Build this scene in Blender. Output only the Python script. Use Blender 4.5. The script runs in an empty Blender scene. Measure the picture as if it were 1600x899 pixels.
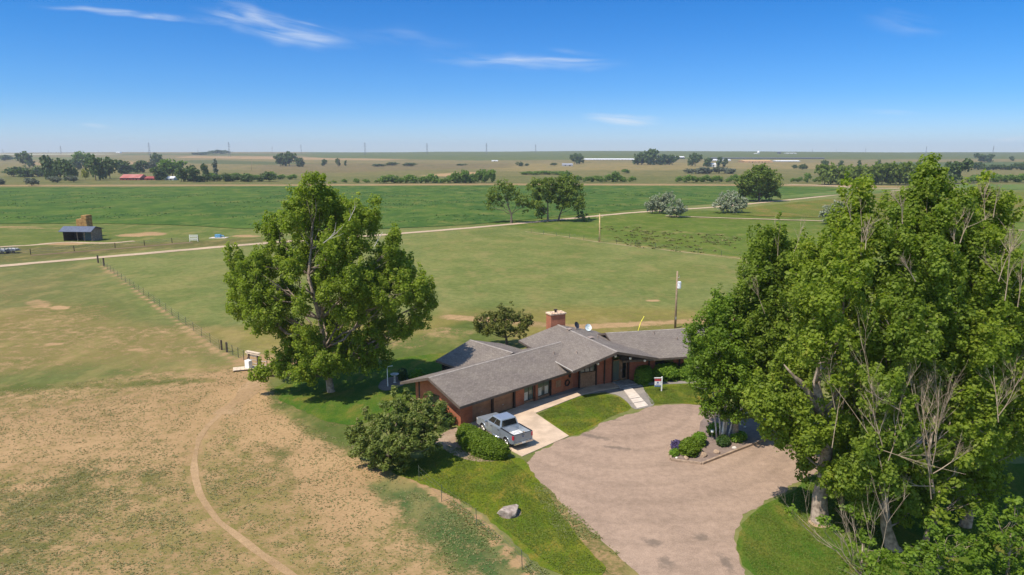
import bpy, bmesh, math, random
import numpy as np
from mathutils import Vector, Matrix
random.seed(7); rng = np.random.default_rng(11)
S = bpy.context.scene; COL = S.collection
R = math.radians

# ------------------------------------------------------------------ camera
F = 1067.0; PITCH = R(10.95); CH = 21.7
cp, sp = math.cos(PITCH), math.sin(PITCH)
cam = bpy.data.objects.new('camera', bpy.data.cameras.new('camera')); COL.objects.link(cam)
cam.location = (0, 0, CH); cam.rotation_euler = (R(90) - PITCH, 0, 0)
cam.data.sensor_width = 36; cam.data.lens = 36 * F / 1600; cam.data.clip_end = 30000; cam.data.clip_start = .5
S.camera = cam
# ------------------------------------------------------------------ light
SUN_EL = R(59); SUN_TO = Vector((-.78, -.62, 0)).normalized()
sd = bpy.data.lights.new('sun', 'SUN'); sun = bpy.data.objects.new('sun', sd); COL.objects.link(sun)
sd.energy = 4.6; sd.angle = R(.55); sd.color = (1, .90, .76)
sv = Vector((SUN_TO.x * math.cos(SUN_EL), SUN_TO.y * math.cos(SUN_EL), math.sin(SUN_EL)))
sun.rotation_euler = (-sv).to_track_quat('-Z', 'Y').to_euler(); sun.location = (0, 0, 60)
S.view_settings.view_transform = 'Standard'; S.view_settings.look = 'None'
S.view_settings.exposure = 0.42; S.view_settings.gamma = 1.0; S.view_settings.use_curve_mapping = False
S.render.engine = 'CYCLES'; S.cycles.max_bounces = 12; S.cycles.diffuse_bounces = 6; S.cycles.transmission_bounces = 8
W = bpy.data.worlds.new('World'); S.world = W; W.use_nodes = True

class NT:
    """tiny node helper"""
    def __init__(s, tree): s.t = tree; s.n = tree.nodes; s.l = tree.links
    def node(s, ty, **kw):
        n = s.n.new(ty)
        for k, v in kw.items():
            if k.startswith('_'): setattr(n, k[1:], v)
        return n
    def put(s, sock, v):
        if hasattr(v, 'is_linked') or isinstance(v, bpy.types.NodeSocket): s.l.new(v, sock)
        else:
            if isinstance(v, (tuple, list)) and len(v) == 3 and sock.type == 'RGBA': v = tuple(v) + (1,)
            sock.default_value = v
    def math(s, op, a, b=0.0, c=None, clamp=False):
        n = s.n.new('ShaderNodeMath'); n.operation = op; n.use_clamp = clamp
        s.put(n.inputs[0], a); s.put(n.inputs[1], b)
        if c is not None: s.put(n.inputs[2], c)
        return n.outputs[0]
    def mix(s, f, a, b, mode='MIX'):
        n = s.n.new('ShaderNodeMix'); n.data_type = 'RGBA'; n.blend_type = mode; n.clamp_factor = True
        s.put(n.inputs['Factor'], f); s.put(n.inputs[6], a); s.put(n.inputs[7], b)
        return n.outputs[2]
    def noise(s, vec, scale, detail=4, rough=.55, dist=0):
        n = s.n.new('ShaderNodeTexNoise'); s.put(n.inputs['Vector'], vec)
        n.inputs['Scale'].default_value = scale; n.inputs['Detail'].default_value = detail
        n.inputs['Roughness'].default_value = rough; n.inputs['Distortion'].default_value = dist
        return n.outputs['Fac']
    def ss(s, v, a, b, lo=0., hi=1.):
        n = s.n.new('ShaderNodeMapRange'); n.interpolation_type = 'SMOOTHSTEP'
        s.put(n.inputs[0], v)
        for i, q in enumerate((a, b, lo, hi)): s.put(n.inputs[i + 1], q)
        return n.outputs[0]
    def mapv(s, vec, scale=(1, 1, 1), rot=(0, 0, 0), loc=(0, 0, 0)):
        n = s.n.new('ShaderNodeMapping'); s.put(n.inputs['Vector'], vec)
        n.inputs['Scale'].default_value = scale; n.inputs['Rotation'].default_value = rot; n.inputs['Location'].default_value = loc
        return n.outputs[0]
    def attr(s, name):
        n = s.n.new('ShaderNodeAttribute'); n.attribute_name = name
        return n

def ray(x, y):
    u = (x - 800) / F; v = (y - 449.5) / F
    return Vector((u, cp - v * sp, -(v * cp + sp)))

def build_world():
    t = NT(W.node_tree); t.n.clear()
    sky = t.n.new('ShaderNodeTexSky'); sky.sky_type = 'NISHITA'; sky.sun_disc = False
    sky.sun_elevation = SUN_EL; sky.sun_rotation = math.atan2(SUN_TO.x, SUN_TO.y)
    sky.altitude = 1500; sky.air_density = 1.0; sky.dust_density = 0.6; sky.ozone_density = 2.0
    hs = t.n.new('ShaderNodeHueSaturation'); hs.inputs['Saturation'].default_value = 1.25; hs.inputs['Value'].default_value = 1.0
    t.l.new(sky.outputs[0], hs.inputs['Color'])
    tc = t.n.new('ShaderNodeTexCoord'); sx = t.n.new('ShaderNodeSeparateXYZ'); t.l.new(tc.outputs['Generated'], sx.inputs[0])
    yy = t.math('MAXIMUM', sx.outputs[1], .02)
    U = t.math('DIVIDE', sx.outputs[0], yy); V = t.math('DIVIDE', sx.outputs[2], yy)
    cv = t.n.new('ShaderNodeCombineXYZ'); t.l.new(U, cv.inputs[0]); t.l.new(V, cv.inputs[1])
    V_ = t.ss(V, 0., .36); grad = t.mix(V_, t.mix(t.ss(V, -.02, .10), (.56, .62, .84), (.29, .51, .80)), (.0, .46, .77)); grad = t.mix(t.ss(V, .42, .9), grad, (1.85, 1.42, 1.2))  # sky above the frame brightened and warmed to lift the fill light
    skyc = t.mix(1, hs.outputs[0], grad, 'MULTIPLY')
    total = None
    # thin cirrus: ends (photo px), half width, strength
    for i, (a, b, w, st) in enumerate((((30, 6), (450, 44), .0065, .75), ((290, 14), (570, 72), .026, .85), ((480, 45), (760, 75), .02, .12), ((740, 93), (960, 94), .0048, .8),
                        ((640, 92), (1000, 104), .013, .5), ((900, 181), (1045, 191), .010, 1.), ((1320, 173), (1450, 179), .0045, .8),
                        ((1330, 25), (1500, 50), .02, .16), ((115, 195), (185, 201), .005, .35), ((1510, 222), (1640, 215), .006, .55),
                        ((1080, 206), (1420, 214), .006, .20), ((60, 190), (95, 192), .004, .25), ((850, 76), (950, 88), .005, .2))):
        ra, rb = ray(*a), ray(*b)
        p0 = (ra.x / ra.y, ra.z / ra.y); p1 = (rb.x / rb.y, rb.z / rb.y)
        cx, cy = (p0[0] + p1[0]) / 2, (p0[1] + p1[1]) / 2; L = math.hypot(p1[0] - p0[0], p1[1] - p0[1]) / 2
        ang = math.atan2(p1[1] - p0[1], p1[0] - p0[0])
        m = t.mapv(t.mapv(cv.outputs[0], loc=(-cx, -cy, 0)), rot=(0, 0, -ang))
        nz = t.noise(t.mapv(m, scale=(5, 40, 1), loc=(i * 3.1, i, 0)), 1.6, 5, .6, .6)
        nw = t.noise(t.mapv(m, scale=(3, 3, 1), loc=(i * 1.7, 4, 0)), 3, 2)
        q = t.n.new('ShaderNodeSeparateXYZ'); t.l.new(m, q.inputs[0])
        yv = t.math('ADD', q.outputs[1], t.math('MULTIPLY', t.math('SUBTRACT', nw, .5), w * 2.2))
        ex = t.math('POWER', t.math('ABSOLUTE', t.math('DIVIDE', q.outputs[0], L)), 2.0)
        ey = t.math('POWER', t.math('ABSOLUTE', t.math('DIVIDE', yv, w)), 2.0)
        e = t.ss(t.math('SQRT', t.math('ADD', ex, ey)), 1.05, 0.0)
        c = t.math('MULTIPLY', t.math('MULTIPLY', e, t.ss(nz, .3, .75)), st)
        total = c if total is None else t.math('MAXIMUM', total, c)
    front = t.ss(sx.outputs[1], .05, .2)
    total = t.math('MULTIPLY', total, front, clamp=True)
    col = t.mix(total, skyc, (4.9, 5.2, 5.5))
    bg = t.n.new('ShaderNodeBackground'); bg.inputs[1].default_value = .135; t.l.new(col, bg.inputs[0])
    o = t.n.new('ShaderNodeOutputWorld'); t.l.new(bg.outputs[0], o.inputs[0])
build_world()

# ------------------------------------------------------------------ terrain function and photo-to-ground helpers
def vnoise(x, y, seed=0):
    x = np.asarray(x, float); y = np.asarray(y, float)
    xi = np.floor(x).astype(np.int64); yi = np.floor(y).astype(np.int64); fx = x - xi; fy = y - yi
    fx = fx * fx * (3 - 2 * fx); fy = fy * fy * (3 - 2 * fy)
    def h(a, b):
        n = (a * 374761393 + b * 668265263 + seed * 974711) & 0x7fffffff
        n = ((n ^ (n >> 13)) * 1274126177) & 0x7fffffff
        return ((n ^ (n >> 16)) & 0xffff) / 65535.
    return (h(xi, yi) * (1 - fx) + h(xi + 1, yi) * fx) * (1 - fy) + (h(xi, yi + 1) * (1 - fx) + h(xi + 1, yi + 1) * fx) * fy
def fbm(x, y, s, seed=0, o=4):
    v = 0; a = .5; t = 0
    for k in range(o):
        v = v + a * vnoise(x / s, y / s, seed + k); t += a; a *= .5; s *= .5
    return v / t
def sstep(a, b, v):
    t = np.clip((v - a) / (b - a), 0, 1); return t * t * (3 - 2 * t)
def hfun(X, Y):
    X = np.asarray(X, float); Y = np.asarray(Y, float)
    h = 41 * sstep(650, 4300, Y) * (1 + .10 * np.sin(X / 1100 + 1) + .05 * np.sin(X / 430))
    h = h + sstep(620, 900, Y) * (fbm(X, Y, 420, 5, 3) - .5) * 5
    return h
def G(x, y, z=0.):
    d = ray(x, y)
    if y > 292 or z:
        k = (CH - z) / -d.z; return Vector((d.x * k, d.y * k, z))
    Y = 430.
    while Y < 6000:
        k = Y / d.y; Z = CH + d.z * k
        if Z <= float(hfun(d.x * k, Y)): return Vector((d.x * k, Y, Z))
        Y *= 1.006
    k = 5200 / d.y; return Vector((d.x * k, 5200, float(hfun(d.x * k, 5200))))
def AT(x, y, Y):
    d = ray(x, y); k = Y / d.y; return Vector((d.x * k, Y, CH + d.z * k))
def ppm(p):   # photo pixels per metre at a point
    return F / (p[1] * cp + (CH - p[2]) * sp)

# ------------------------------------------------------------------ object helpers
def tag(o, label=None, cat=None, group=None, kind=None):
    if label: o['label'] = label
    if cat: o['category'] = cat
    if group: o['group'] = group
    if kind: o['kind'] = kind
    return o
def empty(name, loc, label=None, cat=None, group=None, rz=0):
    o = bpy.data.objects.new(name, None); COL.objects.link(o); o.location = loc; o.rotation_euler = (0, 0, rz)
    o.empty_display_size = .3
    return tag(o, label, cat, group)
def copy_tree(o, parent=None):
    c = o.copy(); COL.objects.link(c); c.parent = parent
    for ch in list(o.children): copy_tree(ch, c)
    return c
def mesh_obj(name, V, Fa, mat, parent=None, world=True, smooth=False, attrs=None):
    me = bpy.data.meshes.new(name)
    V = np.asarray(V, float)
    if parent is not None and world:
        q = parent
        while q is not None: V = V - np.array(q.location); q = q.parent
    if isinstance(Fa, np.ndarray):
        nf, k = Fa.shape
        me.vertices.add(len(V)); me.vertices.foreach_set('co', V.astype(np.float32).ravel())
        me.loops.add(nf * k); me.loops.foreach_set('vertex_index', Fa.astype(np.int32).ravel())
        me.polygons.add(nf); me.polygons.foreach_set('loop_start', np.arange(0, nf * k, k, dtype=np.int32))
        me.update(calc_edges=True)
    else:
        me.from_pydata([tuple(v) for v in V], [], Fa)
    me.materials.append(mat)
    if attrs:
        for n, (ty, dom, arr) in attrs.items():
            a = me.attributes.new(n, ty, dom)
            a.data.foreach_set('color' if ty == 'FLOAT_COLOR' else 'value', np.asarray(arr, np.float32).ravel())
    if smooth: me.polygons.foreach_set('use_smooth', np.ones(len(me.polygons), bool))
    me.update()
    o = bpy.data.objects.new(name, me); COL.objects.link(o); o.parent = parent
    return o
class MB:
    def __init__(s): s.v = []; s.f = []
    def add(s, vs, fs):
        n = len(s.v); s.v += [tuple(v) for v in vs]; s.f += [tuple(i + n for i in f) for f in fs]; return s
    def box(s, x0, x1, y0, y1, z0, z1, fr=None):
        c = [(x, y, z) for z in (z0, z1) for y in (y0, y1) for x in (x0, x1)]
        if fr: c = [fr(*p) for p in c]
        return s.add(c, [(0, 2, 3, 1), (4, 5, 7, 6), (0, 1, 5, 4), (2, 6, 7, 3), (0, 4, 6, 2), (1, 3, 7, 5)])
    def prism(s, poly, z0, z1, fr=None):      # poly in x,y
        n = len(poly)
        c = [(p[0], p[1], z0) for p in poly] + [(p[0], p[1], z1) for p in poly]
        if fr: c = [fr(*p) for p in c]
        return s.add(c, [tuple(range(n - 1, -1, -1)), tuple(range(n, 2 * n))] + [(i, (i + 1) % n, n + (i + 1) % n, n + i) for i in range(n)])
    def loft(s, A, B):                         # two equal loops joined and capped
        n = len(A)
        return s.add(list(A) + list(B), [tuple(range(n - 1, -1, -1)), tuple(range(n, 2 * n))] + [(i, (i + 1) % n, n + (i + 1) % n, n + i) for i in range(n)])
    def tube(s, pts, rad, k=6, cap=True):
        pts = [Vector(p) for p in pts]; n = len(pts)
        if not isinstance(rad, (list, tuple)): rad = [rad] * n
        base = len(s.v); up = None
        for i, p in enumerate(pts):
            d = (pts[min(i + 1, n - 1)] - pts[max(i - 1, 0)]).normalized()
            if up is None: up = d.orthogonal().normalized()
            a = (up - d * up.dot(d)); a = a.normalized() if a.length > 1e-5 else d.orthogonal().normalized(); up = a
            b = d.cross(a)
            for j in range(k):
                t = 2 * math.pi * j / k
                s.v.append(tuple(p + (a * math.cos(t) + b * math.sin(t)) * rad[i]))
        for i in range(n - 1):
            for j in range(k):
                q = base + i * k; s.f.append((q + j, q + (j + 1) % k, q + k + (j + 1) % k, q + k + j))
        if cap:
            s.f.append(tuple(base + j for j in range(k - 1, -1, -1))); s.f.append(tuple(base + (n - 1) * k + j for j in range(k)))
        return s
    def build(s, name, mat, parent=None, world=True, smooth=False, bevel=0):
        o = mesh_obj(name, s.v, s.f, mat, parent, world, smooth)
        if bevel:
            m = o.modifiers.new('bevel', 'BEVEL'); m.width = bevel; m.segments = 2; m.limit_method = 'ANGLE'; m.angle_limit = R(35)
        return o

# ------------------------------------------------------------------ materials
MATS = {}
def mat(name, col, rough=.8, metal=0, var=.15, scale=3, bump=0, spec=.3, col2=None, bscale=None):
    if name in MATS: return MATS[name]
    m = bpy.data.materials.new(name); m.use_nodes = True; t = NT(m.node_tree); b = t.n['Principled BSDF']
    tc = t.n.new('ShaderNodeTexCoord')
    n = t.noise(tc.outputs['Object'], scale, 5)
    c2 = col2 if col2 else tuple(min(1, c * (1 + var * 2)) for c in col)
    c1 = col if col2 else tuple(c * (1 - var * 2) for c in col)
    t.l.new(t.mix(t.ss(n, .3, .7), c1, c2), b.inputs['Base Color'])
    b.inputs['Roughness'].default_value = rough; b.inputs['Metallic'].default_value = metal; b.inputs['Specular IOR Level'].default_value = spec
    if bump:
        bn = t.n.new('ShaderNodeBump'); bn.inputs['Strength'].default_value = bump; bn.inputs['Distance'].default_value = .03
        t.l.new(t.noise(tc.outputs['Object'], bscale or scale * 4, 4), bn.inputs['Height']); t.l.new(bn.outputs[0], b.inputs['Normal'])
    MATS[name] = m; return m
def glassmat(name, col=(.02, .025, .03), rough=.05):
    m = mat(name, col, rough, 0, .05, 1, spec=.8); return m
def brick(name, ang, c1, c2, mortar, w=.42, h=.15, soft=.02):
    if name in MATS: return MATS[name]
    m = bpy.data.materials.new(name); m.use_nodes = True; t = NT(m.node_tree); b = t.n['Principled BSDF']
    ge = t.n.new('ShaderNodeNewGeometry')
    p = t.mapv(ge.outputs['Position'], rot=(0, 0, -ang)); q = t.n.new('ShaderNodeSeparateXYZ'); t.l.new(p, q.inputs[0])
    cv = t.n.new('ShaderNodeCombineXYZ'); t.l.new(t.math('ADD', q.outputs[0], q.outputs[1]), cv.inputs[0]); t.l.new(q.outputs[2], cv.inputs[1])
    br = t.n.new('ShaderNodeTexBrick'); t.l.new(cv.outputs[0], br.inputs['Vector'])
    br.inputs['Color1'].default_value = c1 + (1,); br.inputs['Color2'].default_value = c2 + (1,); br.inputs['Mortar'].default_value = mortar + (1,)
    br.inputs['Scale'].default_value = 1; br.inputs['Mortar Size'].default_value = .008; br.inputs['Brick Width'].default_value = .22; br.inputs['Row Height'].default_value = .075
    n = t.noise(ge.outputs['Position'], 1.3, 4)
    t.l.new(t.mix(t.ss(n, .2, .8), br.outputs[0], t.mix(1, br.outputs[0], (.72, .68, .66), 'MULTIPLY')), b.inputs['Base Color'])
    b.inputs['Roughness'].default_value = .85; b.inputs['Specular IOR Level'].default_value = .2
    MATS[name] = m; return m
def shingle(name, ang, alongx=True):
    m = bpy.data.materials.new(name); m.use_nodes = True; t = NT(m.node_tree); b = t.n['Principled BSDF']
    ge = t.n.new('ShaderNodeNewGeometry')
    p = t.mapv(ge.outputs['Position'], rot=(0, 0, -ang + (0 if alongx else R(90))))
    br = t.n.new('ShaderNodeTexBrick'); t.l.new(p, br.inputs['Vector']); br.offset = .37
    br.inputs['Color1'].default_value = (.235, .205, .175, 1); br.inputs['Color2'].default_value = (.175, .152, .13, 1); br.inputs['Mortar'].default_value = (.125, .108, .095, 1)
    br.inputs['Scale'].default_value = 1; br.inputs['Mortar Size'].default_value = .012; br.inputs['Brick Width'].default_value = .31; br.inputs['Row Height'].default_value = .14
    n = t.noise(ge.outputs['Position'], .5, 5); n2 = t.noise(ge.outputs['Position'], 5, 3)
    c = t.mix(t.ss(n, .3, .7), br.outputs[0], t.mix(1, br.outputs[0], (.84, .83, .86), 'MULTIPLY'))
    c = t.mix(t.ss(n2, .35, .65), c, t.mix(1, c, (1.1, 1.09, 1.08), 'MULTIPLY'))
    t.l.new(c, b.inputs['Base Color']); b.inputs['Roughness'].default_value = .95; b.inputs['Specular IOR Level'].default_value = .15
    bn = t.n.new('ShaderNodeBump'); bn.inputs['Strength'].default_value = .5; bn.inputs['Distance'].default_value = .02
    t.l.new(br.outputs['Fac'], bn.inputs['Height']); bn.invert = True; t.l.new(bn.outputs[0], b.inputs['Normal'])
    MATS[name] = m; return m
def leafmat(name, dark, light, trans=.35, tipc=None):
    m = bpy.data.materials.new(name); m.use_nodes = True; t = NT(m.node_tree); t.n.clear()
    a = t.attr('tone'); c = t.mix(a.outputs['Fac'], dark, light)
    if tipc: c = t.mix(t.ss(a.outputs['Fac'], .82, 1.), c, tipc)
    d = t.n.new('ShaderNodeBsdfPrincipled'); t.l.new(c, d.inputs['Base Color']); d.inputs['Roughness'].default_value = .55; d.inputs['Specular IOR Level'].default_value = .28
    tr = t.n.new('ShaderNodeBsdfTranslucent'); t.l.new(t.mix(1, c, (1.25, 1.3, .6), 'MULTIPLY'), tr.inputs[0])
    mx = t.n.new('ShaderNodeMixShader'); mx.inputs[0].default_value = trans; t.l.new(d.outputs[0], mx.inputs[1]); t.l.new(tr.outputs[0], mx.inputs[2])
    o = t.n.new('ShaderNodeOutputMaterial'); t.l.new(mx.outputs[0], o.inputs[0])
    MATS[name] = m; return m

def ground_mat():
    m = bpy.data.materials.new('ground_soil_and_grass'); m.use_nodes = True; t = NT(m.node_tree); b = t.n['Principled BSDF']
    ge = t.n.new('ShaderNodeNewGeometry'); P = ge.outputs['Position']
    base = t.attr('base').outputs['Color']; soil = t.attr('soil').outputs['Fac']; tex = t.attr('coarse').outputs['Fac']
    nA = t.noise(P, .09, 5, .6); nB = t.noise(P, .9, 6, .62); nC = t.noise(t.mapv(P, scale=(1, 1.5, 1), rot=(0, 0, .5)), 4.2, 5, .7)
    nD = t.noise(t.mapv(P, scale=(1, .32, 1), rot=(0, 0, .2)), .05, 5, .6)
    # grass colour with broad and fine variation
    g = t.mix(t.ss(nA, .3, .7), t.mix(1, base, (.80, .86, .78), 'MULTIPLY'), t.mix(1, base, (1.16, 1.08, 1.12), 'MULTIPLY'))
    g = t.mix(t.math('MULTIPLY', t.ss(nD, .45, .7), .35), g, t.mix(1, base, (1.25, 1.02, 1.0), 'MULTIPLY'))
    g = t.mix(t.ss(nB, .25, .75), t.mix(1, g, (.78, .8, .76), 'MULTIPLY'), t.mix(1, g, (1.14, 1.12, 1.1), 'MULTIPLY'))
    g = t.mix(t.math('MULTIPLY', t.ss(nC, .35, .65), .6), t.mix(1, g, (.78, .82, .74), 'MULTIPLY'), g)
    nE = t.noise(t.mapv(P, scale=(1, .55, 1), rot=(0, 0, -.4), loc=(40, 9, 0)), .22, 6, .68); nF = t.noise(t.mapv(P, scale=(1, .5, 1)), .018, 6, .7)
    g = t.mix(t.math('MULTIPLY', t.ss(nE, .48, .66), t.math('MULTIPLY_ADD', soil, 1.2, .22, clamp=True)), g, (.27, .215, .10))
    g = t.mix(t.math('MULTIPLY', t.ss(nF, .46, .62), .42), g, t.mix(1, g, (.70, .80, .62), 'MULTIPLY'))
    g = t.mix(t.math('MULTIPLY', t.ss(t.noise(P, .5, 4, .7), .52, .68), .5), g, t.mix(1, g, (.66, .80, .62), 'MULTIPLY'))
    sp = t.n.new('ShaderNodeSeparateXYZ'); t.l.new(P, sp.inputs[0]); farm = t.ss(sp.outputs[1], 500, 560)
    nG = t.noise(P, .035, 5, .72); g = t.mix(t.math('MULTIPLY', t.math('MULTIPLY', t.ss(nG, .54, .62), farm), .65), g, (.075, .095, .04))
    s1 = t.mix(t.ss(nA, .3, .7), (.385, .26, .15), (.315, .21, .12))
    s1 = t.mix(t.ss(nC, .2, .75), t.mix(1, s1, (.76, .76, .74), 'MULTIPLY'), t.mix(1, s1, (1.12, 1.14, 1.18), 'MULTIPLY'))
    # ragged mix of grass tufts and bare soil
    r = t.math('ADD', t.math('MULTIPLY', nB, .42), t.math('ADD', t.math('MULTIPLY', nC, .43), t.math('MULTIPLY', nA, .15)))
    thr = t.math('MULTIPLY_ADD', soil, .46, .27)
    f = t.ss(t.math('SUBTRACT', thr, r), -.07, .09)
    c = t.mix(1, t.mix(f, g, s1), (.99, .96, .84), 'MULTIPLY')
    t.l.new(c, b.inputs['Base Color']); b.inputs['Roughness'].default_value = 1; b.inputs['Specular IOR Level'].default_value = .05
    bn = t.n.new('ShaderNodeBump'); bn.inputs['Strength'].default_value = .55; bn.inputs['Distance'].default_value = .12
    t.l.new(t.math('MULTIPLY', t.math('ADD', nC, nB), .8), bn.inputs['Height']); t.l.new(bn.outputs[0], b.inputs['Normal'])
    return m
def gravel_mat(name, c1, c2, c3, scale=1., stain=0):
    m = bpy.data.materials.new(name); m.use_nodes = True; t = NT(m.node_tree); b = t.n['Principled BSDF']
    ge = t.n.new('ShaderNodeNewGeometry'); P = ge.outputs['Position']
    nA = t.noise(P, .22 * scale, 5, .6, .4); nB = t.noise(P, 2.2 * scale, 5, .65); nC = t.noise(P, 14 * scale, 3, .7)
    w = t.n.new('ShaderNodeTexWave'); w.wave_type = 'RINGS'; w.rings_direction = 'Z'; w.inputs['Scale'].default_value = .16; w.inputs['Distortion'].default_value = 3.5; w.inputs['Detail'].default_value = 3
    w.inputs['Detail Scale'].default_value = .6; t.l.new(t.mapv(P, loc=(-9, -47, 0), scale=(1, .8, 0)), w.inputs['Vector'])
    c = t.mix(t.ss(nA, .32, .68), c1, c2)
    c = t.mix(t.math('MULTIPLY', t.ss(w.outputs['Fac'], .6, .95), .22 if stain else 0), c, c3)
    c = t.mix(t.ss(nB, .25, .8), t.mix(1, c, (.83, .83, .82), 'MULTIPLY'), t.mix(1, c, (1.1, 1.1, 1.1), 'MULTIPLY'))
    c = t.mix(t.ss(nC, .3, .7), t.mix(1, c, (.82, .82, .83), 'MULTIPLY'), t.mix(1, c, (1.13, 1.13, 1.12), 'MULTIPLY'))
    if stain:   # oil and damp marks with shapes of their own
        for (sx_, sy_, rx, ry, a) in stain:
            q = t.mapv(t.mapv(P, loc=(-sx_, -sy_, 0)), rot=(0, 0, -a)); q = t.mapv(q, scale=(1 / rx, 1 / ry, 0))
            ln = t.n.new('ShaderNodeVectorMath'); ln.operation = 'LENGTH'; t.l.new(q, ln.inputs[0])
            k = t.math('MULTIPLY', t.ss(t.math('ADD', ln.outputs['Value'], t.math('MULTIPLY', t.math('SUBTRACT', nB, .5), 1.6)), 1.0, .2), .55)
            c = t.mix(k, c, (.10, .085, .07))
    t.l.new(c, b.inputs['Base Color']); b.inputs['Roughness'].default_value = 1; b.inputs['Specular IOR Level'].default_value = .08
    bn = t.n.new('ShaderNodeBump'); bn.inputs['Strength'].default_value = .4; bn.inputs['Distance'].default_value = .03
    t.l.new(nC, bn.inputs['Height']); t.l.new(bn.outputs[0], b.inputs['Normal'])
    return m
def lawn_mat(name, c1, c2, c3, sc=1.):
    m = bpy.data.materials.new(name); m.use_nodes = True; t = NT(m.node_tree); b = t.n['Principled BSDF']
    ge = t.n.new('ShaderNodeNewGeometry'); P = ge.outputs['Position']
    nA = t.noise(P, .16 * sc, 4, .6, .3); nB = t.noise(t.mapv(P, scale=(1, .4, 1), rot=(0, 0, .6)), 1.1 * sc, 5, .65); nC = t.noise(P, 9 * sc, 4, .75)
    nS = t.noise(t.mapv(P, scale=(1, .6, 1), loc=(7, 3, 0)), .45 * sc, 6, .7)
    c = t.mix(t.ss(nA, .35, .65), c1, c2); c = t.mix(t.math('MULTIPLY', t.ss(nB, .45, .7), .75), c, c3); c = t.mix(t.math('MULTIPLY', t.ss(nS, .50, .68), .7), c, t.mix(1, c3, (1.45, 1.05, 1.3), 'MULTIPLY')); c = t.mix(t.math('MULTIPLY', t.ss(nS, .5, .34), .6), c, t.mix(1, c1, (.6, .8, .8), 'MULTIPLY'))
    c = t.mix(t.ss(nC, .3, .7), t.mix(1, c, (.62, .68, .6), 'MULTIPLY'), t.mix(1, c, (1.2, 1.16, 1.2), 'MULTIPLY'))
    t.l.new(c, b.inputs['Base Color']); b.inputs['Roughness'].default_value = 1; b.inputs['Specular IOR Level'].default_value = .05
    bn = t.n.new('ShaderNodeBump'); bn.inputs['Strength'].default_value = .6; bn.inputs['Distance'].default_value = .06
    t.l.new(t.math('ADD', nC, nB), bn.inputs['Height']); t.l.new(bn.outputs[0], b.inputs['Normal'])
    return m

# ------------------------------------------------------------------ the ground
def poly_sd(X, Y, poly):
    """signed distance, negative inside"""
    P = np.array(poly, float); n = len(P); d2 = np.full(X.shape, 1e18); inside = np.zeros(X.shape, bool)
    for i in range(n):
        a = P[i]; b = P[(i + 1) % n]; e = b - a
        wx, wy = X - a[0], Y - a[1]; t = np.clip((wx * e[0] + wy * e[1]) / max(e @ e, 1e-9), 0, 1)
        d2 = np.minimum(d2, (wx - e[0] * t) ** 2 + (wy - e[1] * t) ** 2)
        c = ((a[1] > Y) != (b[1] > Y)) & (X < (b[0] - a[0]) * (Y - a[1]) / ((b[1] - a[1]) if b[1] != a[1] else 1e-9) + a[0])
        inside ^= c
    d = np.sqrt(d2); return np.where(inside, -d, d)
def line_sd(X, Y, pts):
    d2 = np.full(X.shape, 1e18)
    for a, b in zip(pts[:-1], pts[1:]):
        a = np.array(a[:2]); b = np.array(b[:2]); e = b - a; wx, wy = X - a[0], Y - a[1]; t = np.clip((wx * e[0] + wy * e[1]) / max(e @ e, 1e-9), 0, 1)
        d2 = np.minimum(d2, (wx - e[0] * t) ** 2 + (wy - e[1] * t) ** 2)
    return np.sqrt(d2)
def wp(pts): return [G(*p)[:2] for p in pts]

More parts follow.
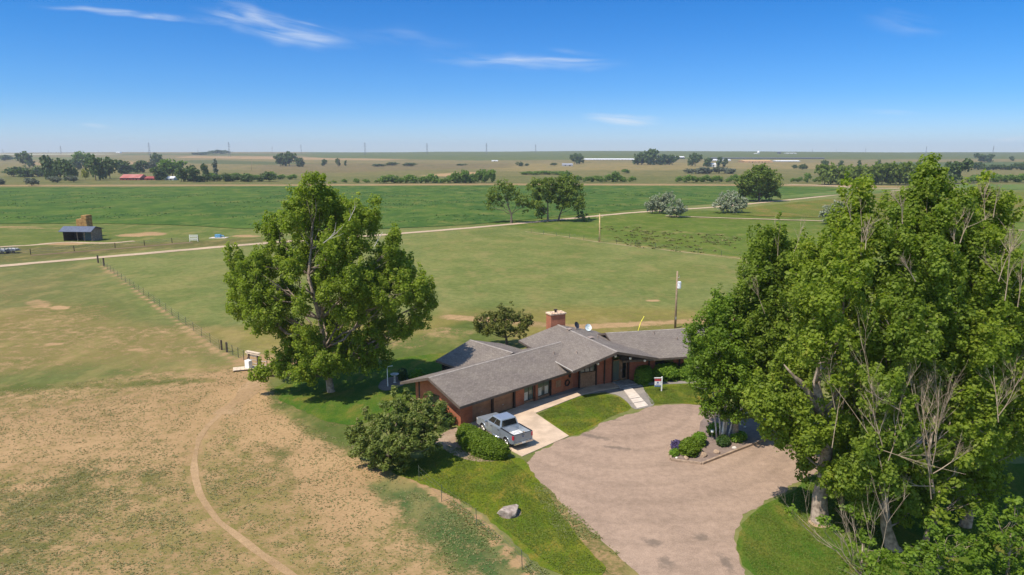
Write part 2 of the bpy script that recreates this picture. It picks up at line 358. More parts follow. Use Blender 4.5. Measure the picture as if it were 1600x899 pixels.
OLIVE = (.19, .185, .06); PAST = (.18, .205, .082); BROWNG = (.17, .16, .075); LUSH = (.06, .12, .025)
def build_ground():
    rows = np.concatenate([np.linspace(-90, 20, 40, endpoint=False), np.linspace(20, 110, 230, endpoint=False), np.geomspace(110, 6800, 330)])
    ts = np.linspace(-1.5, 1.5, 520)
    Y = np.repeat(rows[:, None], len(ts), 1); X = ts[None, :] * (np.maximum(Y, 0) + 75)
    h = hfun(X, Y)
    base = np.zeros(X.shape + (3,)); base[:] = PAST; soil = np.full(X.shape, .10)
    nz = fbm(X, Y, 14, 3) - .5; nz2 = fbm(X, Y, 60, 9) - .5; nz3 = fbm(X, Y, 4, 21) - .5
    def paint(poly, col=None, so=None, soft=2., amp=6., st=1., px=True):
        sdv = poly_sd(X, Y, wp(poly) if px else poly) + amp * (nz * 1.2 + nz2)
        w = (1 - sstep(-soft, soft, sdv)) * st
        if col is not None:
            for k in range(3): base[..., k] = base[..., k] * (1 - w) + col[k] * w
        if so is not None: soil[:] = soil * (1 - w) + so * w
    def stroke(pts, width, col=None, so=None, amp=.6, st=1.):
        d = line_sd(X, Y, wp(pts)) + amp * nz3 * 2
        w = (1 - sstep(width * .5, width * 1.1, d)) * st
        if col is not None:
            for k in range(3): base[..., k] = base[..., k] * (1 - w) + col[k] * w
        if so is not None: soil[:] = soil * (1 - w) + so * w
    # mid pasture: olive, patchier to the left
    paint([(-900, 560), (-900, 415), (160, 408), (300, 480), (400, 560), (380, 600), (-900, 640)], (.165, .18, .08), .26, 5, 14)
    paint([(-900, 540), (-900, 440), (100, 440), (60, 500), (-200, 540)], (.17, .172, .082), .34, 6, 20)
    paint([(200, 470), (360, 540), (330, 570), (0, 580), (-300, 560), (-300, 500)], (.205, .18, .08), .44, 4, 16)
    paint([(350, 520), (700, 480), (1100, 480), (1180, 440), (1180, 520), (1060, 540), (700, 560), (420, 560)], (.225, .20, .075), .32, 4, 10)
    paint([(640, 330), (1300, 330), (1700, 330), (1700, 470), (1165, 405), (840, 362)], (.115, .165, .035), .05, 4, 4)
    paint([(640, 380), (830, 366), (1165, 408), (1160, 450), (900, 450), (600, 450)], (.178, .205, .078), .14, 6, 20)
    paint([(-900, 345), (400, 345), (400, 385), (-900, 425)], (.145, .18, .06), .20, 3, 10)
    paint([(-900, 372), (60, 385), (400, 372), (420, 378), (0, 410), (-900, 440)], (.14, .14, .06), .30, 3, 6)
    # near dry lot
    paint([(-900, 640), (0, 612), (180, 590), (330, 566), (395, 552), (425, 575), (415, 610), (455, 655), (560, 700), (620, 742), (700, 785), (800, 868), (860, 930), (900, 1200), (-900, 1400)], (.175, .165, .066), .53, 3.2, 5.0)
    paint([(300, 590), (395, 575), (420, 605), (470, 665), (590, 735), (640, 790), (520, 850), (420, 740), (380, 650), (300, 660)], (.19, .16, .08), .80, 1.5, 3)
    paint([(-50, 660), (330, 600), (350, 660), (290, 740), (160, 740), (0, 730)], (.20, .17, .08), .64, 3, 4)
    paint([(-60, 780), (60, 760), (140, 720), (150, 760), (165, 800), (120, 830), (60, 899), (-100, 950)], (.15, .145, .06), .44, .8, 2.4)
    paint([(225, 745), (250, 725), (252, 745), (235, 785), (218, 790)], (.14, .135, .06), .4, .5, 1.2)
    paint([(410, 690), (460, 700), (480, 780), (440, 770)], (.12, .13, .055), .42, .8, 2)
    paint([(-900, 630), (0, 603), (150, 600), (330, 590), (330, 596), (150, 606), (0, 611), (-900, 642)], (.12, .14, .05), .26, .6, 1.6, .6)
    # greener apron along the lot's right edge, lower lawn fringe
    paint([(420, 600), (560, 650), (600, 700), (600, 730), (500, 690), (430, 640)], (.10, .135, .045), .28, 1, 1.6)
    paint([(610, 745), (690, 770), (790, 850), (840, 899), (880, 960), (820, 970), (700, 880), (620, 800), (560, 760)], (.075, .125, .05), .30, 1.2, 2)
    paint([(820, 715), (850, 760), (900, 800), (940, 840), (1010, 905), (1080, 990), (960, 990), (880, 870), (840, 790), (820, 740)], (.13, .13, .05), .50, .5, 1.2)
    paint([(420, 590), (760, 490), (820, 540), (700, 600), (600, 660), (540, 650)], (.11, .145, .045), .14, 1.5, 3)
    stroke([(700, 495), (900, 512), (1060, 503), (1200, 498), (1500, 500)], 1.6, (.2, .17, .08), .62)
    stroke([(395, 560), (440, 565), (500, 590)], 2.2, None, .85)
    stroke([(650, 745), (690, 775), (745, 815), (815, 885), (860, 940)], .35, None, .9, .3)
    stroke([(160, 415), (247, 481), (338, 549), (380, 572)], .45, (.24, .2, .11), .62, .35)
    stroke([(830, 365), (960, 380), (1165, 405), (1400, 432)], .8, (.26, .22, .1), .5, .4)
    stroke([(1085, 340), (1280, 345), (1500, 352)], 1.2, (.26, .23, .11), .55, .5)
    stroke([(1000, 360), (1290, 374), (1500, 384)], .6, (.2, .2, .08), .4, .5)
    # bare spots
    for x, y, rx, ry, so in ((92, 481, 10, 2.5, 1.0), (82, 538, 8, 1.4, 1), (205, 368, 18, 1.6, .8), (238, 366, 18, 2.2, .85), (385, 369, 22, 1.6, .8), (215, 547, 8, 2, .9), (60, 475, 16, 6, .6), (50, 760, 20, 4, 1.0), (112, 808, 12, 4, .95), (1020, 470, 10, 1.5, .9), (15, 355, 40, .8, .6), (60, 357, 30, .8, .5), (100, 381, 34, 1.5, .85), (150, 380, 40, 1, .7), (640, 535, 30, 10, .4), (700, 520, 40, 8, .45)):
        poly = [(x + rx * math.cos(a) * 1.2, y + ry * math.sin(a) * 1.2) for a in np.linspace(0, 2 * math.pi, 12, endpoint=False)]
        s_ = max(.3, rx / ppm(G(x, y)) * .25); paint(poly, None, so, s_, s_ * 1.6)
    # ---- far country, band by band
    paint([(-1500, 293), (3200, 293), (3200, 274), (-1500, 274)], (.15, .155, .068), .22, 8, 12)
    paint([(-1500, 276), (3200, 276), (3200, 262), (-1500, 262)], (.18, .168, .08), .24, 10, 30)
    paint([(-1500, 292), (470, 288.5), (760, 287), (1300, 288.5), (1420, 292), (1420, 294), (1320, 291.5), (760, 289.5), (470, 291), (-1500, 294)], (.26, .20, .12), .5, 3, 2)
    paint([(-1500, 264), (3200, 264), (3200, 229), (-1500, 229)], (.22, .185, .10), .3, 20, 40)
    paint([(780, 268), (1300, 264), (1300, 254), (780, 256)], (.27, .215, .11), .3, 20, 60)
    paint([(400, 274), (800, 262), (800, 256), (400, 256)], (.185, .15, .09), .3, 20, 40)
    paint([(480, 247.5), (760, 251), (1100, 249), (3200, 250), (3200, 228), (480, 228)], (.12, .15, .055), .06, 30, 40)
    paint([(1390, 262), (3200, 262), (3200, 254), (1390, 254)], (.09, .13, .05), .1, 20, 30)
    paint([(180, 243), (500, 243), (480, 240), (200, 240)], (.13, .15, .06), .1, 30, 40)
    paint([(270, 247), (480, 250), (600, 251), (640, 249), (430, 245), (300, 244)], (.38, .26, .16), .5, 20, 20)
    paint([(240, 252), (330, 250), (500, 256), (420, 258), (300, 256)], (.11, .13, .06), .1, 20, 20)
    paint([(50, 254), (250, 252), (300, 255), (180, 257), (50, 258)], (.36, .25, .16), .5, 20, 20)
    paint([(-600, 251), (180, 250), (180, 246), (-600, 246)], (.16, .18, .07), .1, 30, 20)
    paint([(-600, 242.2), (120, 242), (200, 241.3), (120, 240.2), (-600, 240.2)], (.5, .5, .48), 0, 10, 10)
    paint([(660, 275), (720, 269), (760, 270), (700, 276)], (.45, .33, .19), .7, 10, 10)
    V = np.stack([X, Y, h], -1).reshape(-1, 3); nr, nc = X.shape
    I = np.arange(nr * nc).reshape(nr, nc)
    Fa = np.stack([I[:-1, :-1], I[:-1, 1:], I[1:, 1:], I[1:, :-1]], -1).reshape(-1, 4)
    ba = np.concatenate([base.reshape(-1, 3), np.ones((nr * nc, 1))], 1)
    o = mesh_obj('ground', V, Fa, ground_mat(), smooth=True, attrs={'base': ('FLOAT_COLOR', 'POINT', ba), 'soil': ('FLOAT', 'POINT', soil.ravel())})
    tag(o, kind='structure')
    return o
ground = build_ground()

def densify(pts, step, amp, seed=0, closed=True):
    out = []; n = len(pts)
    for i in range(n if closed else n - 1):
        a = Vector(pts[i][:2]); b = Vector(pts[(i + 1) % n][:2]); L = (b - a).length; k = max(1, int(L / step)); nn = Vector((-(b - a).y, (b - a).x)).normalized()
        for j in range(k):
            p = a + (b - a) * (j / k); w = min(1, 4 * min(j / k, 1 - j / k) + .35)
            out.append(p + nn * (float(fbm(p.x * 1., p.y, .9, seed, 3)) - .5) * 2 * amp * w)
    return out
def smooth_poly(pts, it=2):
    pts = [Vector(p[:2]) for p in pts]
    for _ in range(it):
        q = []
        for i in range(len(pts)):
            a, b = pts[i], pts[(i + 1) % len(pts)]; q += [a * .75 + b * .25, a * .25 + b * .75]
        pts = q
    return pts
def sheet(name, pts, z, m, jit=.25, step=.35, sm=1, seed=0, px=True, zt=None):
    w = [Vector(p) for p in wp(pts)] if px else [Vector(p[:2]) for p in pts]
    if sm: w = smooth_poly(w, sm)
    if jit: w = densify(w, step, jit, seed)
    bm = bmesh.new(); vs = [bm.verts.new((p.x, p.y, z)) for p in w]; f = bm.faces.new(vs)
    if f.calc_area() and f.normal.z < 0: f.normal_flip()
    bmesh.ops.triangulate(bm, faces=bm.faces[:]); bmesh.ops.recalc_face_normals(bm, faces=bm.faces[:])
    me = bpy.data.meshes.new(name); bm.to_mesh(me); bm.free(); me.materials.append(m)
    o = bpy.data.objects.new(name, me); COL.objects.link(o); return tag(o, kind='structure')
def ribbon(name, pts, width, z, m, jit=.3, step=1.5, seed=0, px=True):
    w = [Vector(p) for p in wp(pts)] if px else [Vector(p) for p in pts]
    # chaikin open
    for _ in range(2):
        q = [w[0]]
        for a, b in zip(w[:-1], w[1:]): q += [a * .75 + b * .25, a * .25 + b * .75]
        w = q + [w[-1]]
    P = []
    for a, b in zip(w[:-1], w[1:]):
        k = max(1, int((b - a).length / step)); P += [a + (b - a) * (j / k) for j in range(k)]
    P.append(w[-1]); V = []; Fa = []
    for i, p in enumerate(P):
        d = (P[min(i + 1, len(P) - 1)] - P[max(i - 1, 0)]).normalized(); n = Vector((-d.y, d.x)); s_ = i * step
        l = width / 2 + jit * 2 * (float(fbm(s_, 3., 2.2, seed)) - .5); r = width / 2 + jit * 2 * (float(fbm(s_, 91., 2.2, seed)) - .5)
        zz = z + float(hfun(p.x, p.y))
        V += [(p.x + n.x * l, p.y + n.y * l, zz), (p.x - n.x * r, p.y - n.y * r, zz)]
        if i: Fa.append((2 * i - 2, 2 * i - 1, 2 * i + 1, 2 * i))
    o = mesh_obj(name, V, Fa, m); return tag(o, kind='structure')

road_m = gravel_mat('pale_farm_road_dirt', (.50, .38, .26), (.42, .32, .22), (.4, .3, .2), .6)
track_m = gravel_mat('trodden_dirt', (.385, .26, .145), (.32, .215, .115), (.4, .3, .2), 1)
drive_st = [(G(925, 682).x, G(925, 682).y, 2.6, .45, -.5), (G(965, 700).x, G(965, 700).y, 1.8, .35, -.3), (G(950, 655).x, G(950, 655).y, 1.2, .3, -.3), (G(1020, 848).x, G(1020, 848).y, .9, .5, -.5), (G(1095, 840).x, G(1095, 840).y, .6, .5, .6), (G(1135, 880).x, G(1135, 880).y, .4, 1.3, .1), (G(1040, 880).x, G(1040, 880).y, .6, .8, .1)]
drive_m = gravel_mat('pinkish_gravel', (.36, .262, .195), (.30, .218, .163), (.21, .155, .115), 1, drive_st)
concrete_m = mat('concrete', (.50, .385, .28), .9, var=.08, scale=.8, bump=.1, bscale=30)
slab_m = mat('pale_slab', (.56, .49, .42), .9, var=.05, scale=2)
grey_gravel_m = gravel_mat('grey_gravel', (.22, .20, .18), (.30, .27, .24), (.2, .2, .2), 2)
bark_mulch_m = gravel_mat('purple_grey_mulch', (.19, .145, .125), (.26, .20, .17), (.2, .2, .2), 2)
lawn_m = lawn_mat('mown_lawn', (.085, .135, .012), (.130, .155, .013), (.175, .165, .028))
lawn_dark_m = lawn_mat('deep_green_lawn', (.055, .115, .014), (.085, .13, .016), (.13, .145, .028))  # deeper green mix for the back and right lawns
crop_m = lawn_mat('irrigated_crop', (.045, .095, .018), (.075, .130, .022), (.115, .16, .035), .22)
crop2_m = lawn_mat('pale_crop', (.10, .15, .035), (.11, .17, .04), (.15, .17, .06), .2)
crop3_m = lawn_mat('olive_crop', (.10, .14, .022), (.15, .14, .03), (.18, .15, .045), .2)

sheet('irrigated_field', [(-1400, 296), (0, 294), (500, 291), (760, 290.5), (1100, 290.5), (1330, 293), (1300, 299), (1170, 315), (1000, 327), (800, 346), (700, 354), (560, 360), (400, 359), (220, 350), (0, 350), (-1400, 356)], .12, crop_m, 1.5, 6, 1)
sheet('teal_field', [(1195, 309), (1330, 297), (1400, 297), (1370, 302), (1330, 303), (1190, 314)], .16, crop2_m, .6, 4, 0)
sheet('olive_field', [(1190, 322), (1400, 301), (1900, 298), (2500, 310), (2500, 350), (1500, 347), (1180, 338), (1110, 333)], .14, crop3_m, .8, 4, 0)
sheet('right_field', [(1480, 289), (2600, 289), (2600, 300), (1500, 297)], .2, crop2_m, .6, 4, 0)
ribbon('farm_road', [(-900, 492), (-300, 445), (0, 416), (200, 399), (400, 381), (620, 366), (800, 351), (1000, 331), (1110, 325), (1180, 318), (1260, 310), (1340, 301), (1420, 297)], 3.3, .06, road_m, .5, 2, 1)
ribbon('shed_track', [(-300, 405), (0, 386), (60, 383), (100, 378), (160, 381), (210, 377)], 2.0, .03, road_m, .9, 1.5, 2)
ribbon('ditch_road', [(1230, 288.5), (1300, 291), (1350, 294.5), (1420, 295), (1600, 293), (1900, 292)], 8, .1, road_m, 2, 5, 3)
ribbon('field_track', [(1040, 338), (1090, 340), (1180, 343), (1290, 346), (1420, 352), (1700, 366)], 2.0, .17, road_m, .8, 2, 31)
ribbon('pasture_divide', [(820, 362), (880, 369), (937, 379.5), (1050, 392), (1165, 405.5), (1420, 435)], .7, .03, gravel_mat('straw_strip', (.36, .29, .16), (.26, .23, .11), (.3, .25, .15), .7), .45, 1.2, 32)
ribbon('dirt_track', [(400, 598), (372, 620), (345, 645), (318, 672), (305, 700), (303, 740), (312, 780), (345, 820), (400, 860), (460, 899), (560, 980)], .42, .012, track_m, .2, .4, 4)
ribbon('trodden_path', [(430, 560), (412, 580), (398, 598), (380, 622), (350, 648)], 1.7, .008, track_m, .8, .6, 5)
sheet('gravel_driveway', [(816, 715), (889, 683), (912, 680), (942, 660), (985, 648), (1013, 637), (1045, 632), (1080, 632), (1150, 636), (1300, 650), (1500, 665), (1500, 715), (1330, 722), (1262, 742), (1230, 765), (1190, 787), (1160, 808), (1146, 835), (1150, 868), (1170, 899), (1230, 1000), (1330, 1200), (1220, 1300), (1090, 1010), (1005, 905), (970, 872), (930, 836), (880, 792), (845, 752)], .008, drive_m, .34, .25, 1, 6)
sheet('front_lawn', [(836, 647), (912, 617), (935, 616), (966, 619), (980, 629), (989, 640), (960, 648), (935, 662), (908, 679), (893, 681), (889, 682)], .016, lawn_m, .07, .25, 1, 7)
sheet('sign_lawn', [(1003, 606), (1012, 601), (1075, 597), (1130, 602), (1130, 634), (1080, 632), (1045, 630), (1016, 634), (1008, 622)], .016, lawn_m, .07, .25, 1, 8)
sheet('lower_lawn', [(598, 735), (655, 720), (700, 693), (730, 700), (797, 716), (819, 717), (846, 755), (868, 790), (895, 830), (930, 868), (955, 899), (880, 905), (820, 862), (770, 815), (720, 780), (660, 755)], .012, lawn_m, .45, .35, 2, 9)
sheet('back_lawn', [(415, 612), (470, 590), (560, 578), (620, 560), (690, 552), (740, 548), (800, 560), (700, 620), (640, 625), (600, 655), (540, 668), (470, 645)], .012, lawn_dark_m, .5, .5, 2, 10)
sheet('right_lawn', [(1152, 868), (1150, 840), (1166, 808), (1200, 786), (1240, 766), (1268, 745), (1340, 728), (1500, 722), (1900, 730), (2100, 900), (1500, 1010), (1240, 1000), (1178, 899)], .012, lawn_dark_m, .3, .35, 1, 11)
sheet('mulch_strip', [(672, 690), (700, 672), (716, 668), (728, 672), (712, 690), (740, 712), (790, 716), (760, 724), (715, 716), (690, 700)], .020, gravel_mat('tan_mulch', (.36, .27, .19), (.28, .2, .14), (.3, .2, .2), 2), .12, .25, 1, 12)
sheet('tree_mulch_ring', [(1262, 806), (1283, 800), (1302, 812), (1300, 824), (1278, 826), (1262, 818)], .020, gravel_mat('pale_chips', (.40, .29, .19), (.33, .24, .15), (.3, .2, .2), 2), .1, .2, 1, 13)
sheet('boulder_mulch_ring', [(777, 800), (795, 791), (816, 798), (812, 808), (795, 812), (781, 809)], .020, MATS.get('x') or bark_mulch_m, .06, .15, 1, 14)

# ------------------------------------------------------------------ frames of the house
def frame(o, a):
    a = R(a); ux, uy = math.cos(a), math.sin(a)
    return lambda U, B, z=0.: (o[0] + ux * U - uy * B, o[1] + uy * U + ux * B, z)
AM, AC, AR = 43.4, 25., 12.
fm = frame((-4.17, 52.46), AM); fc = frame((6.36, 61.8), AC); fr_ = frame((14.07, 63.34), AR)
# paving
def slab(name, pts, z0, z1, m, px=True, bev=.01):
    w = wp(pts) if px else pts
    b = MB().prism([(p[0], p[1]) for p in w], z0, z1); o = b.build(name, m); bm = bmesh.new(); bm.from_mesh(o.data); bmesh.ops.recalc_face_normals(bm, faces=bm.faces[:]); bm.to_mesh(o.data); bm.free()
    return o
tag(slab('concrete_apron', [fm(.25, -.02)[:2], G(816, 714)[:2], G(889, 682)[:2], G(836, 646)[:2], fm(6.6, -.02)[:2]], -.1, .05, concrete_m, px=False), kind='structure')
tag(slab('facade_gravel_bed', [fm(6.62, -.02)[:2], G(836, 645.5)[:2], G(912, 617)[:2], fc(2.5, -2.0)[:2], fc(2.5, -.02)[:2], fm(14.0, -.02)[:2]], -.1, .028, grey_gravel_m, px=False), kind='structure')
tag(slab('front_walkway', [(806, 634.5), (836, 646.5), (912, 617), (935, 612), (996, 601), (985, 595.5), (950, 598), (921, 604), (905, 611), (870, 620)], -.1, .06, concrete_m), kind='structure')
sheet('path_gravel_border', [(941, 611), (975, 606), (986, 599), (1003, 596), (1004, 606), (1016, 622), (1026, 633), (1000, 640), (989, 640), (980, 628), (966, 618), (950, 615)], .022, grey_gravel_m, .05, .25, 1, 15)
sheet('bed_gravel_edge', [(985, 600), (1010, 598), (1090, 594), (1090, 599), (1012, 602), (1000, 606)], .026, grey_gravel_m, .03, .25, 0, 16)
def lerp2(a, b, t): return (a[0] + (b[0] - a[0]) * t, a[1] + (b[1] - a[1]) * t)
L0, L1 = G(972, 607), G(995.5, 639); R0, R1 = G(986, 605.5), G(1013, 635)
pv = MB()
for t0, t1 in ((0, .56), (.585, .76), (.785, 1.0)):
    a, b, c, d = lerp2(L0, L1, t0), lerp2(R0, R1, t0), lerp2(R0, R1, t1), lerp2(L0, L1, t1)
    pv.prism([a, d, c, b], -.05, .075)
tag(pv.build('slab_path', slab_m), kind='structure')

# ------------------------------------------------------------------ the house
brick_m = brick('orange_brick', R(AM), (.50, .155, .07), (.38, .115, .055), (.30, .2, .15))
brick_c = brick('red_brown_brick', R(AC), (.42, .13, .075), (.33, .105, .06), (.2, .13, .1))
brown_m = mat('dark_brown_trim', (.045, .030, .024), .6, var=.1)
fascia_m = mat('fascia_brown', (.11, .085, .07), .6, var=.1)
drip_m = mat('pale_drip_edge', (.55, .52, .48), .5, var=.05)
plank_m = mat('tan_plank', (.27, .155, .095), .7, var=.1, scale=5)
gdoor_m = mat('brown_garage_door', (.27, .15, .09), .65, var=.08, scale=2)
glass_m = glassmat('window_glass', (.10, .12, .10), .12); dglass_m = glassmat('dark_glass', (.012, .014, .016))
frame_m = mat('bronze_frame', (.05, .04, .03), .5); white_m = mat('white_paint', (.78, .77, .74), .5, var=.03)
cap_m = mat('chimney_cap', (.62, .46, .33), .9, var=.2, scale=6); metal_m = mat('galvanised', (.38, .38, .38), .45, .6, .1)
curtain_m = mat('pale_curtain', (.55, .5, .42), .9, var=.1)

house = empty('brick_house', fm(7, 3, 0), 'long low red brick ranch house with fanned grey shingle roofs and a gabled entry', 'house')
sh_m = shingle('shingle_main', R(AM)); sh_c = shingle('shingle_centre', R(AC), False); sh_r = shingle('shingle_right', R(AR)); sh_b = shingle('shingle_back', R(AM), False)

def gable_roof(fr, along, a0, a1, c0, c1, ze, zr, m, rake0=True, rake1=True, t=.14, white_low=False, cm=None):
    """along 'U' or 'B' is the ridge direction; c is across"""
    cm = cm or (c0 + c1) / 2
    P = (lambda a, c, z: fr(a, c, z)) if along == 'U' else (lambda a, c, z: fr(c, a, z))
    prof = [(c0, ze), (cm, zr), (c1, ze), (c1, ze - t), (cm, zr - t), (c0, ze - t)]
    b = MB().loft([P(a0, c, z) for c, z in prof], [P(a1, c, z) for c, z in prof]); r = b.build('roof', m, house)
    bm = bmesh.new(); bm.from_mesh(r.data); bmesh.ops.recalc_face_normals(bm, faces=bm.faces[:]); bm.to_mesh(r.data); bm.free()
    # fascia boards on eaves and rakes
    f = MB(); e = .028
    for cc, s in ((c0, -1), (c1, 1)):
        x0, x1 = (cc - e, cc - .003) if s < 0 else (cc + .003, cc + e)
        f.loft([P(a0, x0, ze - .20), P(a0, x1, ze - .20), P(a0, x1, ze - .012), P(a0, x0, ze - .012)], [P(a1, x0, ze - .20), P(a1, x1, ze - .20), P(a1, x1, ze - .012), P(a1, x0, ze - .012)])
    for aa, s, on in ((a0, -1, rake0), (a1, 1, rake1)):
        if not on: continue
        x0, x1 = (aa - e, aa - .003) if s < 0 else (aa + .003, aa + e)
        for q, (ca, cb) in enumerate(((c0, cm), (c1, cm))):
            f.loft([P(x0, ca, ze - .24), P(x0, ca, ze - .01), P(x0, cb, zr - .01), P(x0, cb, zr - .24)], [P(x1, ca, ze - .24), P(x1, ca, ze - .01), P(x1, cb, zr - .01), P(x1, cb, zr - .24)])
    f.build('fascia', fascia_m, house)
    # ridge cap
    k = MB(); s_ = (zr - ze) / (cm - c0); w = .14; h = .022
    k.loft([P(a0, cm - w, zr - s_ * w + h), P(a0, cm, zr + h), P(a0, cm + w, zr - s_ * w + h), P(a0, cm, zr - .02)], [P(a1, cm - w, zr - s_ * w + h), P(a1, cm, zr + h), P(a1, cm + w, zr - s_ * w + h), P(a1, cm, zr - .02)])
    k.build('ridge_cap', mat('ridge_cap_shingle', (.27, .24, .215), .95, var=.1), r)
    return r
def gable_block(fr, along, a0, a1, c0, c1, zc0, cm, zm, zc1, m, name='wall'):
    P = (lambda a, c, z: fr(a, c, z)) if along == 'U' else (lambda a, c, z: fr(c, a, z))
    prof = [(c0, -.1), (c1, -.1), (c1, zc1), (cm, zm), (c0, zc0)]
    b = MB().loft([P(a0, c, z) for c, z in prof], [P(a1, c, z) for c, z in prof]); o = b.build(name, m, house)
    bm = bmesh.new(); bm.from_mesh(o.data); bmesh.ops.recalc_face_normals(bm, faces=bm.faces[:]); bm.to_mesh(o.data); bm.free(); return o
MZE, MZR, MC0, MC1, MCM = 2.27, 3.68, -1.1, 7.15, 3.02
gable_roof(fm, 'U', -.95, 15.2, MC0, MC1, MZE, MZR, sh_m, True, False, cm=MCM)
ms = (MZR - MZE) / (MCM - MC0)
zu = lambda B: MZE - .15 + ms * (B - MC0 if B < MCM else 2 * MCM - MC0 - B)
gable_block(fm, 'U', 0, 15, .3, 6.2, zu(.3), MCM, zu(MCM), zu(6.2), brick_m)
# front wall pieces of the garage wing, openings left between
fw = MB(); top = zu(0) - .005
for u0, u1 in ((0, 1.25), (6.12, 7.22), (8.5, 8.95), (10.62, 11.2), (12.15, 14.05)): fw.box(u0, u1, 0, .298, -.1, top, fm)
for u0, u1, z1 in ((1.25, 6.12, 2.18), (7.22, 8.5, 2.12), (8.95, 10.62, 2.12)): fw.box(u0, u1, .01, .298, z1, top, fm)
fw.box(11.2, 12.15, 0, .298, -.1, 1.62, fm); fw.box(11.2, 12.15, 0, .298, 2.12, top, fm)
fw.build('wall', brick_m, house)
def pane(fr, u0, u1, b, z0, z1, fm_, gm_, mull=1, curtain=False, name='window', d=.05):
    f = MB(); w = .05
    f.box(u0, u1, b, b + d, z1 - w, z1, fr); f.box(u0, u1, b, b + d, z0, z0 + w, fr)
    for i in range(mull + 1):
        u = u0 + (u1 - u0 - w) * i / mull; f.box(u, u + w, b, b + d - .002, z0 + w, z1 - w, fr)
    o = f.build(name, fm_, house)
    MB().box(u0 + w, u1 - w, b + .02, b + .032, z0 + w, z1 - w, fr).build('pane', gm_, o)
    return o
# garage doors with sectional panels
for u0, u1 in ((1.27, 3.4), (3.6, 5.93)):
    g = MB()
    for k in range(4): g.box(u0, u1, .12, .17 - .0 , .02 + k * .535, .02 + k * .535 + .525, fm)
    g.box(u0, u1, .172, .19, 0, 2.17, fm)
    d = g.build('garage_door', gdoor_m, house, bevel=.008)
    MB().box((u0 + u1) / 2 - .09, (u0 + u1) / 2 + .09, .09, .118, .62, .66, fm).build('handle', metal_m, d)
for u0 in (3.42, 5.95): MB().box(u0, u0 + .16, -.07, .2, -.05, top, fm).build('post', brown_m, house)
for u0 in (8.5, 10.6, 14.05): MB().box(u0 + .003, u0 + .10, -.05, .12, -.05, top, fm).build('post', brown_m, house)
pane(fm, 7.25, 8.47, .1, .25, 2.1, frame_m, glass_m, 2); pane(fm, 8.98, 10.56, .1, .25, 2.1, frame_m, glass_m, 2)
for u0 in (7.34, 9.1, 9.95): MB().box(u0, u0 + .42, .105, .116, .32, 1.05, fm).build('curtain', curtain_m, house)
MB().box(7.25, 8.47, .08, .25, -.05, .245, fm).build('sill', plank_m, house); MB().box(8.98, 10.56, .08, .25, -.05, .245, fm).build('sill', plank_m, house)
pane(fm, 11.22, 12.13, .1, 1.64, 2.1, white_m, glass_m, 2)
MB().box(11.3, 12.0, -.03, -.004, .6, 1.25, fm).build('wall_panel', plank_m, house)
wl = MB(); wl.box(13.05, 13.25, -.16, -.004, 1.2, 1.5, fm); wl.build('wall_lantern', brown_m, house, bevel=.02)
hr = MB(); hr.tube([fm(12.8 + .28 * math.cos(a), -.1, .75 + .28 * math.sin(a)) for a in np.linspace(0, 2 * math.pi, 13)], .06, 6); hr.build('hose_reel', mat('black_rubber', (.02, .02, .02), .6), house, smooth=True)
# stucco gable trim at the left end
MB().box(-.02, .0 - .003, 5.55, 5.75, -.05, zu(5.6), fm).build('corner_board', brown_m, house)
pane(frame(fm(0, 3.0), AM - 90), -1.2, .2, -.03, 1.0, 1.9, frame_m, dglass_m, 2)

# centre: entry gable
CE, CR, CC0, CC1, CB0, CB1 = 2.88, 4.08, -2.35, 6.95, -2.85, 8.4; CM = 2.3
gable_roof(fc, 'B', CB0, CB1, CC0, CC1, CE, CR, sh_c, cm=CM)
cs = (CR - CE) / (CM - CC0); cu = lambda U: CE - .15 + cs * (U - CC0 if U < CM else 2 * CM - CC0 - U)
gable_block(fc, 'B', .3, 8.0, -1.6, 6.1, cu(-1.6), CM, cu(CM), cu(6.1), brick_c)
MB().box(CC0 - .055, CC0 - .031, CB0, 1.6, CE - .06, CE + .01, fc).build('drip_edge', drip_m, house)
def cpan(u0, u1, b0, b1, z0, m, name='wall', z1=None):     # panel whose top follows the roof
    c = lambda u: z1 if z1 else cu(u) - .004
    us = [u0] + ([CM] if u0 < CM < u1 else []) + [u1]
    lo = [(u0, z0), (u1, z0)] + [(u, c(u)) for u in reversed(us)]
    o = MB().loft([fc(u, b0, z) for u, z in lo], [fc(u, b1, z) for u, z in lo]).build(name, m, house)
    bm = bmesh.new(); bm.from_mesh(o.data); bmesh.ops.recalc_face_normals(bm, faces=bm.faces[:]); bm.to_mesh(o.data); bm.free(); return o
cpan(.1, 1.78, 0, .28, -.1, plank_m, 'entry_panel', 1.45)
o = cpan(.1, 1.78, .14, .17, 1.47, glass_m, 'window')
for u in (.1, .64, 1.2, 1.73): cpan(u, u + .055, .08, .137, 1.47, frame_m, 'mullion')
cpan(1.93, 2.72, 0, .28, -.1, brick_c); cpan(2.86, 3.62, 0, .28, -.1, brick_c)
for u in (-.04, 1.8, 2.73, 3.63, 5.5): cpan(u, u + .11, -.09, .11, -.05, brown_m, 'post')
cpan(5.62, 6.1, 0, .28, -.1, brick_c); cpan(6.1, 6.6, .05, .28, -.1, brick_c)
